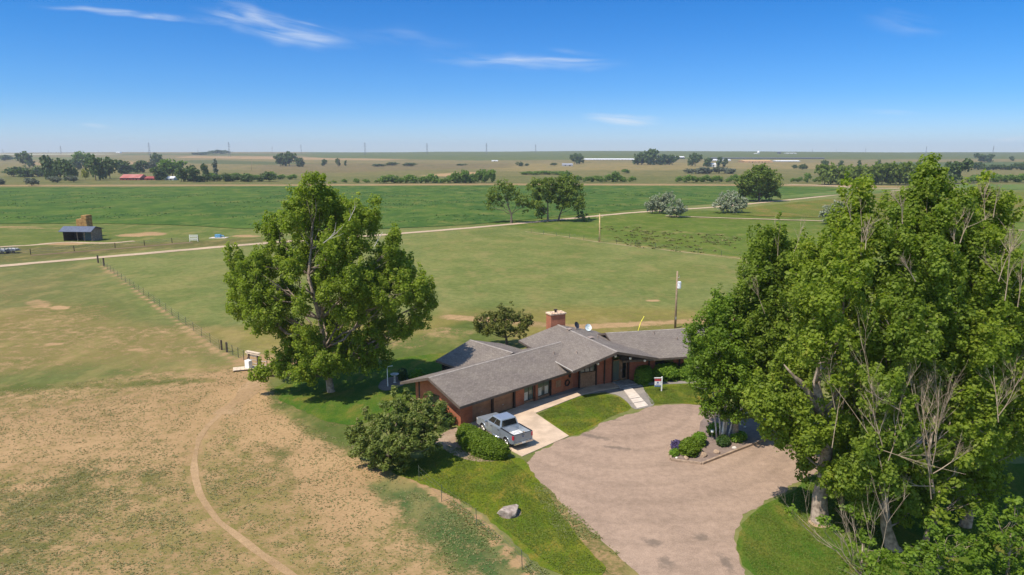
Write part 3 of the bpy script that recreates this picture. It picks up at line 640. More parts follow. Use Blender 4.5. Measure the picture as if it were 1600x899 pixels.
# glazed entrance: sidelight, door, transom
cpan(3.76, 5.48, .2, .24, 2.25, dglass_m, 'transom')
pane(fc, 3.78, 4.62, .12, .12, 2.2, plank_m, glass_m, 1, name='sidelight')
dr = MB(); dr.box(4.68, 5.46, .14, .2, .1, 2.2, fc); dr = dr.build('front_door', mat('tan_door', (.26, .17, .11), .5), house)
MB().box(4.95, 5.33, .118, .137, .3, 2.1, fc).build('pane', dglass_m, dr); MB().box(4.78, 4.83, .09, .137, 1.0, 1.2, fc).build('handle', metal_m, dr)
MB().box(3.75, 5.49, .05, .26, 2.2, 2.25, fc).build('lintel', plank_m, house)
ps = MB(); ps.box(3.7, 5.6, -1.5, -.01, -.05, .14, fc); ps.box(3.5, 5.9, -2.0, -1.503, -.05, .09, fc); ps.build('porch_step', mat('step_concrete', (.33, .31, .29), .9), house)
# beams under the overhang, each with a pale lamp at its end
lampg = mat('frosted_globe', (.75, .68, .58), .35, var=.02)
for u in (.42, CM, 3.95, 5.6):
    z = cu(u) - .02
    MB().box(u - .07, u + .07, -2.65, .0 - .095, z - .22, z - .03 if u == CM else z - .045, fc).build('beam', brown_m, house)
    me = bmesh.new(); bmesh.ops.create_icosphere(me, subdivisions=2, radius=.125); bmesh.ops.translate(me, verts=me.verts, vec=Vector(fc(u, -2.55, z - .34)) - Vector(house.location))
    md = bpy.data.meshes.new('porch_lamp'); me.to_mesh(md); me.free(); md.materials.append(lampg); lo_ = bpy.data.objects.new('porch_lamp', md); COL.objects.link(lo_); lo_.parent = house
# right wing
gable_roof(fr_, 'U', -3.5, 12.5, .2, 10.2, 2.42, 3.88, sh_r, True, True)
rs = (3.88 - 2.42) / 5; gable_block(fr_, 'U', -2.5, 11.6, 1.3, 9.2, 2.27 + rs * 1.1, 5.2, 3.72, 2.27 + rs * 1.0, brick_c)
for k in range(3): pane(fr_, .3 + k * 3.2, 2.2 + k * 3.2, 1.235, .6, 2.1, frame_m, dglass_m, 2)
for u in (-.4, 2.8, 6): MB().box(u, u + .12, 1.15, 1.297, -.05, 2.5, fr_).build('post', brown_m, house)
# wing behind on the left
gable_roof(fm, 'B', 3.6, 9.85, 5.0, 13.6, 2.4, 3.62, sh_b, False, True)
bs = (3.62 - 2.4) / 4.3; gable_block(fm, 'B', 6.3, 9.1, 5.7, 12.9, 2.25 + bs * .7, 9.3, 3.46, 2.25 + bs * .7, brick_m)
pane(frame(fm(5.7, 8.6), AM - 90), -1.2, .4, -.045, .9, 2.0, frame_m, dglass_m, 2)
# chimney
ch = MB().box(1.45, 3.2, 8.45, 9.5, -.1, 5.15, fc); ch = ch.build('chimney', brick('chimney_brick', R(AC), (.50, .17, .09), (.40, .13, .065), (.35, .22, .16)), house)
cc = MB().box(1.37, 3.28, 8.37, 9.58, 5.15, 5.29, fc); cc.box(1.6, 2.0, 8.6, 9.1, 5.29, 5.38, fc); cc.box(2.7, 3.05, 8.7, 9.3, 5.29, 5.37, fc); cc.build('chimney_cap', cap_m, ch)
fl = MB().tube([fc(2.3, 9.0, 5.29), fc(2.3, 9.0, 5.55)], .12, 8); fl.tube([fc(2.3, 9.0, 5.55), fc(2.3, 9.0, 5.62)], .2, 8); fl.build('flue', brown_m, ch)
def roofz(fr, along, c0, cm, ze, zr, c):
    return zr - (zr - ze) * abs(c - cm) / (cm - c0)
def vent(fr, U, B, z, pipe=False):
    v = MB()
    if pipe: v.tube([fr(U, B, z - .1), fr(U, B, z + .28)], .06, 7)
    else: v.box(U - .2, U + .2, B - .2, B + .2, z - .1, z + .12, fr); v.box(U - .26, U + .26, B - .26, B + .26, z + .12, z + .15, fr)
    v.build('roof_vent', mat('vent_metal', (.36, .28, .23) , .6, .2), house)
def inv(fr, p):
    o = Vector(fr(0, 0)[:2]); u = Vector(fr(1, 0)[:2]) - o; b = Vector(fr(0, 1)[:2]) - o; d = Vector(p[:2]) - o; return d.dot(u), d.dot(b)
for x, y, k, pipe in ((889.5, 516, 'c', 0), (899.5, 515.5, 'c', 1), (923, 529, 'c', 0), (934, 528.5, 'c', 1), (865.5, 554, 'm', 1), (901, 552.5, 'c', 1), (1022, 519, 'r', 1), (1058, 527, 'r', 1)):
    z = 3.3
    for _ in range(12):
        p = G(x, y, z)
        if k == 'c': U, B = inv(fc, p); z = CR - cs * abs(U - CM)
        elif k == 'm': U, B = inv(fm, p); z = MZR - ms * abs(B - MCM)
        else: U, B = inv(fr_, p); z = 3.88 - rs * abs(B - 5.2)
    vent({'c': fc, 'm': fm, 'r': fr_}[k], U, B, z, pipe)
def dish(x, y, Y, m, face):
    p = AT(x, y, Y); d = MB(); n = 14; rr = .38
    fx = Vector((math.cos(face), math.sin(face), .45)).normalized(); ax = fx.orthogonal().normalized(); bx = fx.cross(ax)
    rings = [(0, 0), (.5, .03), (.8, .08), (1, .13)]; vs = []; fs = []
    for r_, h_ in rings:
        for j in range(n): a = 2 * math.pi * j / n; vs.append(p + (ax * math.cos(a) + bx * math.sin(a)) * rr * r_ + fx * h_)
    for i in range(3):
        for j in range(n): fs.append((i * n + j, i * n + (j + 1) % n, i * n + n + (j + 1) % n, i * n + n + j))
    d.add(vs, fs); d.tube([p, p + fx * .42 + Vector((0, 0, -.12))], .015, 5); d.tube([p - fx * .02, p + Vector((0, .1, -.9))], .03, 6)
    o = d.build('satellite_dish', m, house)
dish(900, 508.8, 70.2, mat('dark_dish', (.03, .035, .05), .4), R(-40)); dish(918.5, 512.2, 70.5, mat('pale_dish', (.62, .72, .74), .4), R(-70))

# ------------------------------------------------------------------ pickup truck
def make_truck():
    fl_, rl_ = G(754, 673), G(794.4, 698); hd = (fl_ - rl_).normalized(); left = Vector((-hd.y, hd.x, 0))
    ctr = (fl_ + rl_) / 2 - left * .80 - hd * .02 + Vector((0, -.22, 0)); ctr.z = .052
    t = empty('pickup_truck', ctr, 'silver crew cab pickup truck parked nose in on the concrete before the garage', 'pickup truck', rz=math.atan2(hd.y, hd.x)); t.scale = (.91, .91, .91)
    def B(mb, n, m, par=None, bevel=0, smooth=False):
        o = mb.build(n, m, None, bevel=bevel, smooth=smooth); o.parent = par or t; return o
    paint = mat('silver_blue_paint', (.36, .41, .47), .25, .5, .02, 1, spec=.6); blk = mat('black_trim', (.018, .018, .02), .5)
    tyre = mat('tyre_rubber', (.025, .025, .026), .85); chrome = mat('chrome', (.75, .75, .75), .15, .9, .02); rimm = mat('alloy', (.55, .55, .56), .3, .8, .02)
    wx = (1.84, -1.84); wr = .41
    def arch(cx, z0, n=9, r=.50):
        return [(cx + r * math.cos(a), wr + r * math.sin(a)) for a in np.linspace(math.asin((z0 - wr) / r) if abs(z0 - wr) < r else 0, math.pi - math.asin((z0 - wr) / r), n)]
    z0 = .48
    # front body with hood, extruded across
    pf = [(-.92, z0)] + list(reversed(arch(1.84, z0))) + [(2.72, z0), (2.86, .62), (2.86, 1.0), (2.74, 1.12), (1.45, 1.24), (1.25, 1.30), (-.92, 1.30)]
    b = MB(); b.loft([(x, -.98, z) for x, z in pf], [(x, .98, z) for x, z in pf]); o = B(b, 'body', paint, bevel=.05)
    bm = bmesh.new(); bm.from_mesh(o.data); bmesh.ops.triangulate(bm, faces=[f for f in bm.faces if len(f.verts) > 4]); bmesh.ops.recalc_face_normals(bm, faces=bm.faces[:]); bm.to_mesh(o.data); bm.free(); o.modifiers.clear()
    # bed: two sides, floor, front wall
    pb = [(-2.86, z0 + .1)] + [(-2.60, z0)] + [(x, z) for x, z in reversed(arch(-1.84, z0))] + [(-.94, z0), (-.94, 1.28), (-2.86, 1.30)]
    bd = MB()
    for y0, y1 in ((-.98, -.86), (.86, .98)):
        bd.loft([(x, y0, z) for x, z in pb], [(x, y1, z) for x, z in pb])
    bd.box(-2.78, -.94, -.855, .855, .72, .78); bd.box(-1.0, -.94, -.855, .855, .785, 1.27)
    o = B(bd, 'truck_bed', paint)
    bm = bmesh.new(); bm.from_mesh(o.data); bmesh.ops.triangulate(bm, faces=[f for f in bm.faces if len(f.verts) > 4]); bmesh.ops.recalc_face_normals(bm, faces=bm.faces[:]); bm.to_mesh(o.data); bm.free()
    ln = MB(); ln.box(-2.76, -1.02, -.845, .845, .783, .80); B(ln, 'bed_liner', mat('pale_bed_floor', (.55, .56, .57), .5, var=.2, scale=4))
    rl = MB(); rl.box(-2.84, -.95, .85, .99, 1.303, 1.335); rl.box(-2.84, -.95, -.99, -.85, 1.303, 1.335); rl.box(-2.87, -2.79, -.845, .845, 1.303, 1.33); B(rl, 'bed_rail', blk, bevel=.01)
    tg = MB(); tg.box(-2.87, -2.79, -.85, .85, .66, 1.30); tg = B(tg, 'tailgate', mat('shaded_tailgate', (.30, .33, .36), .4, .4, .03), bevel=.02)  # darker than the body paint, the tailgate's shade is put into its colour
    em = MB(); em.tube([(-2.875, 0, 1.06), (-2.885, 0, 1.06)], .07, 12); em = B(em, 'emblem', mat('blue_emblem', (.03, .06, .2), .3), tg)
    ar = MB(); ar.box(-2.886, -2.873, -.14, .14, 1.17, 1.21); B(ar, 'handle', blk, tg)
    # cab greenhouse
    A = [(-.90, -.93, 1.30), (1.42, -.93, 1.28), (1.42, .93, 1.28), (-.90, .93, 1.30)]; T = [(-.74, -.74, 1.93), (.58, -.74, 1.93), (.58, .74, 1.93), (-.74, .74, 1.93)]
    cb = MB().loft(A, T); B(cb, 'cab', paint, bevel=.06)
    def quad_on(c, inset, name, m=dglass_m, out=.012):
        c = [Vector(q) for q in c]; n = (c[1] - c[0]).cross(c[3] - c[0]).normalized(); ce = sum(c, Vector()) / 4
        if n.dot(ce - Vector((.1, 0, 1.6))) < 0: n = -n
        q = []
        for u, v in ((inset[0], inset[2]), (1 - inset[1], inset[2]), (1 - inset[1], 1 - inset[3]), (inset[0], 1 - inset[3])):
            lo = c[0].lerp(c[1], u); hi = c[3].lerp(c[2], u); q.append(lo.lerp(hi, v))
        mbx = MB().loft([p + n * .002 for p in q], [p + n * out for p in q]); o_ = B(mbx, name, m, par=None)
        bm = bmesh.new(); bm.from_mesh(o_.data); bmesh.ops.recalc_face_normals(bm, faces=bm.faces[:]); bm.to_mesh(o_.data); bm.free(); return o_
    for s in (-1, 1):
        side = [(-.90, s * .93, 1.30), (1.42, s * .93, 1.28), (.58, s * .74, 1.93), (-.74, s * .74, 1.93)]
        quad_on(side, (.07, .56, .14, .14), 'window'); quad_on(side, (.47, .12, .14, .14), 'window')
    quad_on([(1.42, -.93, 1.28), (1.42, .93, 1.28), (.58, .74, 1.93), (.58, -.74, 1.93)], (.06, .06, .1, .08), 'windscreen')
    quad_on([(-.90, -.93, 1.30), (-.90, .93, 1.30), (-.74, .74, 1.93), (-.74, -.74, 1.93)], (.08, .08, .08, .16), 'rear_window')
    for s in (-1, 1):
        for x0, x1 in ((-.86, .20), (.24, 1.36)):
            d = MB(); y0 = s * .985; d.box(x0, x1, min(y0, y0 + s * .014), max(y0, y0 + s * .014), .60, 1.24); d = B(d, 'door', paint, bevel=.01)
            h = MB(); y1 = s * 1.002; h.box(x0 + .08, x0 + .28, min(y1, y1 + s * .03), max(y1, y1 + s * .03), 1.08, 1.12); B(h, 'handle', blk, d)
        mr = MB(); mr.box(1.02, 1.14, s * 1.14 - .12, s * 1.14 + .12, 1.22, 1.42); B(mr, 'mirror', paint, bevel=.03)
        sb = MB(); sb.tube([(-.85, s * 1.02, .42), (1.2, s * 1.02, .42)], .055, 8); B(sb, 'side_step', chrome, smooth=True)
        tl = MB(); tl.box(-2.885, -2.70, s * .93 - .06, s * .93 + .062, .90, 1.26); B(tl, 'tail_light', mat('red_lens', (.55, .02, .04), .2, spec=.6), bevel=.02)
        hl = MB(); hl.box(2.60, 2.88, s * .82 - .15, s * .82 + .165, .86, 1.06); B(hl, 'headlight', mat('clear_lens', (.6, .6, .62), .1, .3), bevel=.03)
        for x in wx:
            # arch lip, tyre, rim
            lip = MB(); lip.tube([(px_, s * .99, pz_) for px_, pz_ in arch(x, z0, 11, .49)], .03, 5); B(lip, 'wheel_arch', blk if 0 else paint, smooth=True)
            w = MB(); w.tube([(x, s * .70, wr), (x, s * .74, wr), (x, s * .92, wr), (x, s * .96, wr)], [wr - .05, wr, wr, wr - .05], 24); w = B(w, 'wheel', tyre, smooth=False)
            r = MB(); r.tube([(x, s * .955, wr), (x, s * .972, wr)], .25, 18)
            for k in range(6):
                a = k * math.pi / 3; r.box(-.03, .03, 0, .012, .05, .23, lambda X_, Y_, Z_, a=a, x=x, s=s: (x + X_ * math.cos(a) - Z_ * math.sin(a), s * (.973 + Y_), wr + X_ * math.sin(a) + Z_ * math.cos(a)))
            B(r, 'rim', rimm, w)
    bp = MB(); bp.box(-3.02, -2.875, -.95, .95, .50, .66); B(bp, 'rear_bumper', chrome, bevel=.03)
    pl = MB(); pl.box(-3.035, -3.022, -.16, .16, .52, .65); B(pl, 'licence_plate', white_m)
    fb = MB(); fb.box(2.862, 2.98, -.96, .96, .50, .70); B(fb, 'front_bumper', chrome, bevel=.03)
    gr = MB(); gr.box(2.862, 2.90, -.62, .62, .73, 1.05); B(gr, 'grille', chrome, bevel=.01)
    ch_ = MB(); ch_.box(-2.7, 2.6, -.5, .5, .36, .55); B(ch_, 'chassis', blk)
    cg = MB(); cg.box(-2.5, -1.9, -.1, .5, .802, .84); B(cg, 'cargo_sheet', mat('white_sheet', (.8, .79, .78), .6)); 
    return t
make_truck()

# ------------------------------------------------------------------ trees
leaf_cotton = leafmat('cottonwood_leaf', (.135, .195, .02), (.29, .375, .04), .55, (.33, .36, .055))
leaf_cotton2 = leafmat('cottonwood_leaf_cool', (.115, .175, .022), (.25, .335, .04), .55, (.27, .32, .05))
leaf_ash = leafmat('ash_leaf', (.09, .165, .016), (.21, .31, .028), .5)
leaf_jun = leafmat('juniper_leaf', (.075, .115, .02), (.18, .22, .04), .35, (.23, .22, .08))
leaf_dark = leafmat('dark_shrub_leaf', (.025, .06, .012), (.06, .11, .018), .25)
leaf_hedge = leafmat('hedge_leaf', (.075, .13, .008), (.15, .22, .012), .35)
leaf_lilac = leafmat('lilac_leaf', (.11, .21, .02), (.22, .34, .03), .45)
leaf_rust = leafmat('bronze_tree_leaf', (.075, .10, .016), (.16, .17, .03), .25, (.14, .09, .03))
leaf_elm = leafmat('elm_leaf', (.10, .15, .024), (.20, .26, .04), .45)
leaf_olive = leafmat('silver_leaf', (.17, .20, .125), (.33, .36, .25), .25)
leaf_far = leafmat('far_tree_leaf', (.045, .085, .02), (.10, .15, .032), .3)
leaf_fargreen = leafmat('far_bush_leaf', (.10, .18, .028), (.18, .28, .042), .4)
leaf_fargrey = leafmat('far_sage_leaf', (.10, .12, .08), (.17, .19, .13), .2)
leaf_yellow = leafmat('far_yellow_leaf', (.22, .25, .02), (.42, .42, .04), .3)
leaf_purple = leafmat('purple_leaf', (.05, .035, .09), (.10, .075, .17), .2)
bark_m = mat('cottonwood_bark', (.15, .115, .085), .95, col2=(.36, .29, .225), scale=4, bump=.8, bscale=9)
bark_d = mat('dark_bark', (.08, .06, .045), .95, col2=(.16, .13, .10), scale=5, bump=.5)
bark_w = mat('pale_bark', (.42, .38, .33), .9, col2=(.6, .56, .5), scale=6)
bark_dead = mat('bleached_dead_wood', (.25, .19, .13), .9, col2=(.42, .34, .25), scale=3)

def leaf_cloud(centers, radii, per, size, up=.5, rnd=.7, elong=1.5, flat=.85, tone_c=None, seed=0, shell=.55):
    """leaf-sized rhombi spread through clumps"""
    r = np.random.default_rng(seed); n = len(centers)
    cnt = np.maximum(3, (per * (radii / radii.mean()) ** 2).astype(int)); idx = np.repeat(np.arange(n), cnt); N = len(idx)
    d = r.normal(size=(N, 3)); d /= np.linalg.norm(d, axis=1)[:, None]
    rad = radii[idx] * (shell + (1 - shell) * r.random(N)) ** .8 * (1 + .6 * r.random(N) * (r.random(N) < .3))
    off = d * rad[:, None]; off[:, 2] *= flat; P = centers[idx] + off
    nn = d * .75 + np.array([0, 0, up]) + r.normal(size=(N, 3)) * rnd; nn /= np.linalg.norm(nn, axis=1)[:, None]
    a = np.cross(nn, r.normal(size=(N, 3))); a /= np.linalg.norm(a, axis=1)[:, None]; b = np.cross(nn, a)
    s = size * (.65 + .7 * r.random(N))[:, None] * .5
    V = np.stack([P - a * s * elong, P - b * s, P + a * s * elong, P + b * s], 1).reshape(-1, 3)
    Fa = np.arange(4 * N).reshape(N, 4)
    tc = (r.random(n) if tone_c is None else tone_c)
    tone = np.clip(.05 + .7 * tc[idx] + .5 * (r.random(N) - .3), 0, 1)
    return V, Fa, tone
def clumps_in_lobes(lobes, dens, rc=(.45, .85), seed=0, zmin=.3, inner=.25):
    r = np.random.default_rng(seed); C = []; Rr = []; T = []
    for (cx, cy, cz, rx, ry, rz) in lobes:
        vol = (rx * ry + ry * rz + rx * rz) / 3; n = max(3, int(vol * dens)); lt = r.random()
        d = r.normal(size=(n, 3)); d /= np.linalg.norm(d, axis=1)[:, None]
        k = (inner + (1 - inner) * r.random(n) ** .6)[:, None] * (1 + .12 * (r.random(n) < .15))[:, None]
        c = np.array([cx, cy, cz]) + d * k * np.array([rx, ry, rz]) * .9
        m = c[:, 2] > zmin; c = c[m]
        C.append(c); Rr.append(r.uniform(*rc, len(c))); T.append(np.clip(.6 * r.random(len(c)) + .4 * lt, 0, 1))
    return np.concatenate(C), np.concatenate(Rr), np.concatenate(T)
def limb(mb, p0, p1, r0, r1, r, wob=.12, n=5, sag=0, k=6):
    p0 = Vector(p0); p1 = Vector(p1); L = (p1 - p0).length; pts = []
    for i in range(n + 1):
        t = i / n; q = p0.lerp(p1, t); w = L * wob * math.sin(math.pi * t)
        q += Vector((r.normal() * w * .5, r.normal() * w * .5, r.normal() * w * .3 + (.12 * L * math.sin(math.pi * t) * -1 if sag else 0)))
        pts.append(q)
    mb.tube(pts, [r0 + (r1 - r0) * i / n for i in range(n + 1)], k)
    return pts
def make_tree(name, base, lobes, trunk, leafm, barkm, label, cat, dens=2.2, per=70, leaf=.2, rc=(.45, .85), tr=.45, seed=1, group=None, zmin=.4, sub=5, px=True, yspread=1., up=.75, inner=.25, flat=.85, shell=.5, rnd=.5, dead=None, grow=1.05, shoots=0, dmul=1.):
    """lobes: photo px (x, y, rx, ry[, dy]) read at the tree's own distance, turned into metres; trunk: px polyline"""
    r = np.random.default_rng(seed); o = empty(name, base, label, cat, group); Yb = base[1]
    L = []
    for i, l in enumerate(lobes):
        rr = max(l[2], l[3]); 
        if len(l) > 4: dy = l[4]
        else: dy = r.uniform(-1, 1) * 3.2 * yspread
        p = AT(l[0], l[1], Yb + dy); k = ppm(p)
        L.append((p.x - base[0], p.y - base[1], p.z - base[2], grow * l[2] / k, grow * (l[2] + l[3]) * .5 / k * 1.15, grow * l[3] / k))
    S_ = []
    for (cx, cy, cz, rx, ry, rz) in L:
        for _ in range(shoots):
            a = r.uniform(0, 2 * math.pi); e_ = r.uniform(.05, 1.25); h_ = r.uniform(.55, 1.05)
            S_.append((cx + rx * math.cos(a) * math.cos(e_) * .98, cy + ry * math.sin(a) * math.cos(e_) * .98, cz + rz * math.sin(e_) * .95 + h_ * .35, r.uniform(.2, .4), r.uniform(.2, .4), h_))
    C, Rr, T = clumps_in_lobes(L, dens * 3.2, (rc[0] * .62, rc[1] * .72), seed, zmin, inner)
    if S_:
        C2, R2, T2 = clumps_in_lobes(S_, 16, (.15, .28), seed + 5, zmin, .1); C = np.concatenate([C, C2]); Rr = np.concatenate([Rr, R2]); T = np.concatenate([T, np.clip(T2 + .2, 0, 1)])
    V, Fa, tone = leaf_cloud(C, Rr, per * .42 * dmul, leaf, up=up, tone_c=T, seed=seed + 1, flat=flat, shell=shell, rnd=rnd)
    co = mesh_obj('crown', V, Fa, leafm, o, world=False, attrs={'tone': ('FLOAT', 'FACE', tone)})
    mb = MB(); tp = [AT(x, y, Yb + (q[0] if q else 0)) - Vector(base) for x, y, *q in trunk]
    tp[0] = Vector((0, 0, -.15)); n = len(tp)
    # root flare then taper
    pts = [tp[0], tp[0].lerp(tp[1], .12)] + tp[1:]; rad = [tr * 1.4, tr * 1.0] + [tr * ((1 - .9 * (i + 1) / (n + 1)) ** 1.1) for i in range(1, n)]
    mb.tube(pts, rad, 10)
    for (cx, cy, cz, rx, ry, rz) in L:
        c = Vector((cx, cy, cz))
        # join the trunk lower than the lobe
        best = min(range(len(pts) - 1), key=lambda i: abs(pts[i].z - max(pts[2].z if len(pts) > 3 else pts[1].z, cz - .75 * (c - pts[min(i + 1, n)]).xy.length)) )
        q = pts[max(1, best)]; rr0 = min(rad[max(1, best)] * .5, .03 + .016 * (c - q).length)
        lp = limb(mb, q, c, rr0, rr0 * .35, r)
        m = np.where((((C - np.array([cx, cy, cz])) / np.array([rx, ry, rz])) ** 2).sum(1) < 1.1)[0]
        if len(m):
            for j in r.choice(m, min(sub, len(m)), replace=False):
                limb(mb, lp[int(r.integers(2, len(lp)))], C[j], rr0 * .32, .012, r, n=3, k=4)
    mb.build('trunk', barkm, o, world=False, smooth=True)
    return o, L
def bare(mb, p, d, L, rad, depth, r, spread=.5, upb=.25):
    p = Vector(p); d = Vector(d).normalized(); n = 4; pts = [p]; q = p
    for i in range(n):
        d = (d + Vector((r.normal() * .09, r.normal() * .09, upb * .12))).normalized(); q = q + d * (L / n); pts.append(q)
    mb.tube(pts, [rad * (1 - .6 * i / n) for i in range(n + 1)], 5 if depth > 1 else 4)
    if depth > 0:
        for i in range(int(r.integers(3, 6))):
            t = r.uniform(.25, 1.); s = pts[min(n, int(t * n) )]
            nd = (d + Vector(r.normal(size=3)) * spread).normalized(); nd.z += upb
            bare(mb, s, nd, L * r.uniform(.4, .65), rad * .5, depth - 1, r, spread, upb)
def dead_branches(o, Yb, specs, seed, m=None, name='dead_branch', depth=2, rad=.05):
    r = np.random.default_rng(seed)
    for (x0, y0, x1, y1, dy) in specs:
        a = AT(x0, y0, Yb + dy) - Vector(o.location); b = AT(x1, y1, Yb + dy) - Vector(o.location)
        mb = MB(); bare(mb, a, b - a, (b - a).length * .85, rad * .5, depth, r, .38, .25); mb.build(name, m or bark_dead, o, world=False)

base = G(517, 612)
o, L = make_tree('cottonwood_tree', base, [
    (489, 292, 18, 22, 0), (473, 318, 22, 24, 1), (505, 318, 24, 28, 1.), (540, 335, 30, 28, 2), (455, 345, 24, 26, -1), (424, 360, 22, 24, 2), (560, 345, 18, 26, 0), (585, 342, 12, 26, 1.), (500, 352, 36, 34, 2.5),
    (545, 380, 42, 36, -1), (470, 395, 30, 36, 3), (430, 405, 34, 28, 1), (392, 418, 34, 20, 0), (366, 404, 14, 10, 0), (395, 450, 40, 28, -1.5), (376, 478, 28, 26, 1), (415, 492, 36, 34, -2), (440, 460, 30, 36, 3), (372, 440, 20, 18, 1),
    (614, 388, 14, 30, 0), (625, 420, 28, 26, 1), (600, 415, 34, 32, 3), (645, 448, 30, 28, -1), (664, 470, 16, 26, 0), (655, 500, 20, 20, .5), (610, 460, 40, 36, -2), (580, 440, 34, 36, 0), (590, 495, 40, 30, 3), (625, 515, 24, 18, 0), (552, 440, 28, 32, -3), (550, 485, 32, 32, -2), (520, 500, 26, 30, 4), (530, 532, 36, 26, 2), (575, 535, 34, 24, 0), (480, 530, 26, 26, -2), (455, 520, 26, 28, 2),
    (460, 560, 34, 20, 0), (430, 578, 26, 14, -1), (500, 562, 34, 22, -3), (550, 565, 36, 18, 0), (590, 562, 24, 14, 1), (500, 440, 20, 40, 5), (404, 590, 14, 9, -1), (470, 585, 22, 10, -3), (525, 410, 30, 40, 4), (512, 455, 18, 26, -3.5), (468, 478, 16, 22, -3.5), (515, 400, 20, 24, -3), (455, 420, 18, 22, -3), (520, 575, 26, 12, -2), (490, 590, 18, 8, -2)],
    [(517, 612), (513, 585, 0), (507, 545, 0), (500, 500, -.6), (491, 465, -1.), (482, 430, -1), (486, 390, 0), (490, 340, 1.)],
    leaf_cotton, bark_m, 'huge spreading cottonwood tree standing alone on the back lawn left of the house', 'tree', dens=5.4, per=60, dmul=1.9, leaf=.145, rc=(.36, .7), tr=.36, flat=1.15, up=.55, seed=3, shoots=6, grow=.98, inner=.35, sub=6)
dead_branches(o, base[1], [(545, 345, 562, 318, -2.5), (585, 385, 600, 360, -2), (505, 380, 545, 352, -4)], 5, bark_w, rad=.09, depth=1)

o, _ = make_tree('juniper_tree', G(604, 733), [(590, 655, 20, 16, 1), (618, 638, 20, 14, 2), (645, 636, 20, 12, 2.2), (668, 636, 18, 11, 2.2), (688, 648, 12, 14, 2.2), (572, 682, 22, 14, .5), (559, 704, 13, 9, 0), (583, 706, 20, 12, -.8), (604, 690, 24, 18, -1.2), (632, 700, 22, 16, -1), (655, 690, 22, 20, 0), (606, 722, 22, 9, -1), (632, 724, 16, 8, -.8), (672, 698, 16, 14, .5), (640, 662, 26, 20, 1), (612, 664, 22, 18, 0), (665, 660, 22, 22, 1.5), (585, 728, 12, 5, 0), (552, 690, 8, 6, 1), (690, 665, 12, 12, 1.5)],
    [(604, 733), (606, 715, 0), (612, 690, 0), (620, 660, 0)], leaf_jun, bark_d, 'broad shaggy juniper tree sprawling beside the brick end wall of the garage', 'tree', dens=7, per=70, leaf=.115, rc=(.28, .5), tr=.22, seed=9, zmin=.2, up=.6, dmul=1.7, shoots=3)
make_tree('dark_shrub', G(692, 668), [(686, 648, 16, 18, .3), (700, 655, 12, 13, .2), (675, 660, 14, 12, 0)], [(692, 668), (690, 655, 0), (688, 645, 0)], leaf_dark, bark_d, 'small dark green shrub pressed against the brick corner right of the juniper', 'shrub', dens=14, per=60, leaf=.12, rc=(.2, .35), tr=.08, seed=12, zmin=.1)
def hedge(name, pxp, h, m, label, seed, cat='hedge', per=36, leaf=.11, n=900, hump=.7):
    w = smooth_poly([Vector(p) for p in wp(pxp)], 2); c = sum(w, Vector((0, 0))) / len(w); o = empty(name, (c.x, c.y, 0), label, cat)
    r = np.random.default_rng(seed); C = []
    xs = [p.x for p in w]; ys = [p.y for p in w]; poly = [tuple(p) for p in w]
    X = r.uniform(min(xs), max(xs), n * 3); Y = r.uniform(min(ys), max(ys), n * 3); sdv = poly_sd(X, Y, poly); k = sdv < -.08
    X, Y, sdv = X[k], Y[k], sdv[k]; mx = -sdv.min()
    topz = h * (1 - (1 - np.minimum(1, -sdv / (mx * hump))) ** 2.2) ** .5
    Z = topz * np.where(r.random(len(X)) < .72, 1., r.random(len(X))) * (1 + r.normal(size=len(X)) * .025)
    C = np.stack([X - c.x, Y - c.y, np.maximum(Z - .08, .12)], 1)
    V, Fa, tone = leaf_cloud(C, r.uniform(.14, .24, len(X)), per, leaf, up=.7, seed=seed, flat=.8)
    mesh_obj('foliage', V, Fa, m, o, world=False, attrs={'tone': ('FLOAT', 'FACE', tone)})
    mb = MB()
    for i in range(10):
        j = int(r.integers(len(X))); limb(mb, (0, 0, 0), (C[j][0], C[j][1], C[j][2] * .8), .03, .012, r, n=3, k=5)
    mb.build('stem', bark_d, o, world=False); return o
hedge('clipped_hedge', [(714, 688), (722, 681), (742, 685), (766, 698), (790, 712), (798, 717), (788, 721), (762, 721), (736, 712), (716, 699)], 1.25, leaf_hedge, 'low oval clipped hedge on the lawn beside the driver side of the pickup', 31, n=1500, per=44, leaf=.08)
hedge('entry_shrub', [(990, 600), (996, 586), (1012, 584), (1020, 594), (1014, 604), (1000, 605)], 1.35, leaf_lilac, 'bright rounded shrub nearest the front door', 32, 'shrub', n=420)
hedge('entry_shrub', [(1016, 596), (1022, 584), (1046, 581), (1062, 588), (1060, 597), (1040, 599)], 1.45, leaf_lilac, 'bright leafy shrub behind the estate sign between two others', 33, 'shrub', n=480)
hedge('entry_shrub', [(1056, 594), (1060, 582), (1086, 578), (1100, 586), (1098, 595), (1076, 598)], 1.4, leaf_lilac, 'bright leafy shrub in front of the house half under the ash tree', 34, 'shrub', n=480)
make_tree('bronze_tree', G(792, 541), [(760, 506, 22, 14, 0), (780, 494, 22, 12, .5), (803, 496, 20, 12, .8), (820, 508, 14, 12, 0), (790, 512, 26, 12, -1), (745, 513, 11, 8, 0), (768, 518, 18, 9, -.5), (812, 520, 14, 8, -.5), (790, 488, 14, 8, 1), (826, 500, 8, 8, 0)], [(792, 541), (791, 528, 0), (788, 515, 0), (786, 502, 0)], leaf_rust, bark_d,
    'low dark crab apple tree with bronze tinged leaves behind the house roof', 'tree', dens=5.2, per=50, leaf=.14, rc=(.3, .5), tr=.2, seed=15, zmin=1., dmul=1.6, shoots=2)

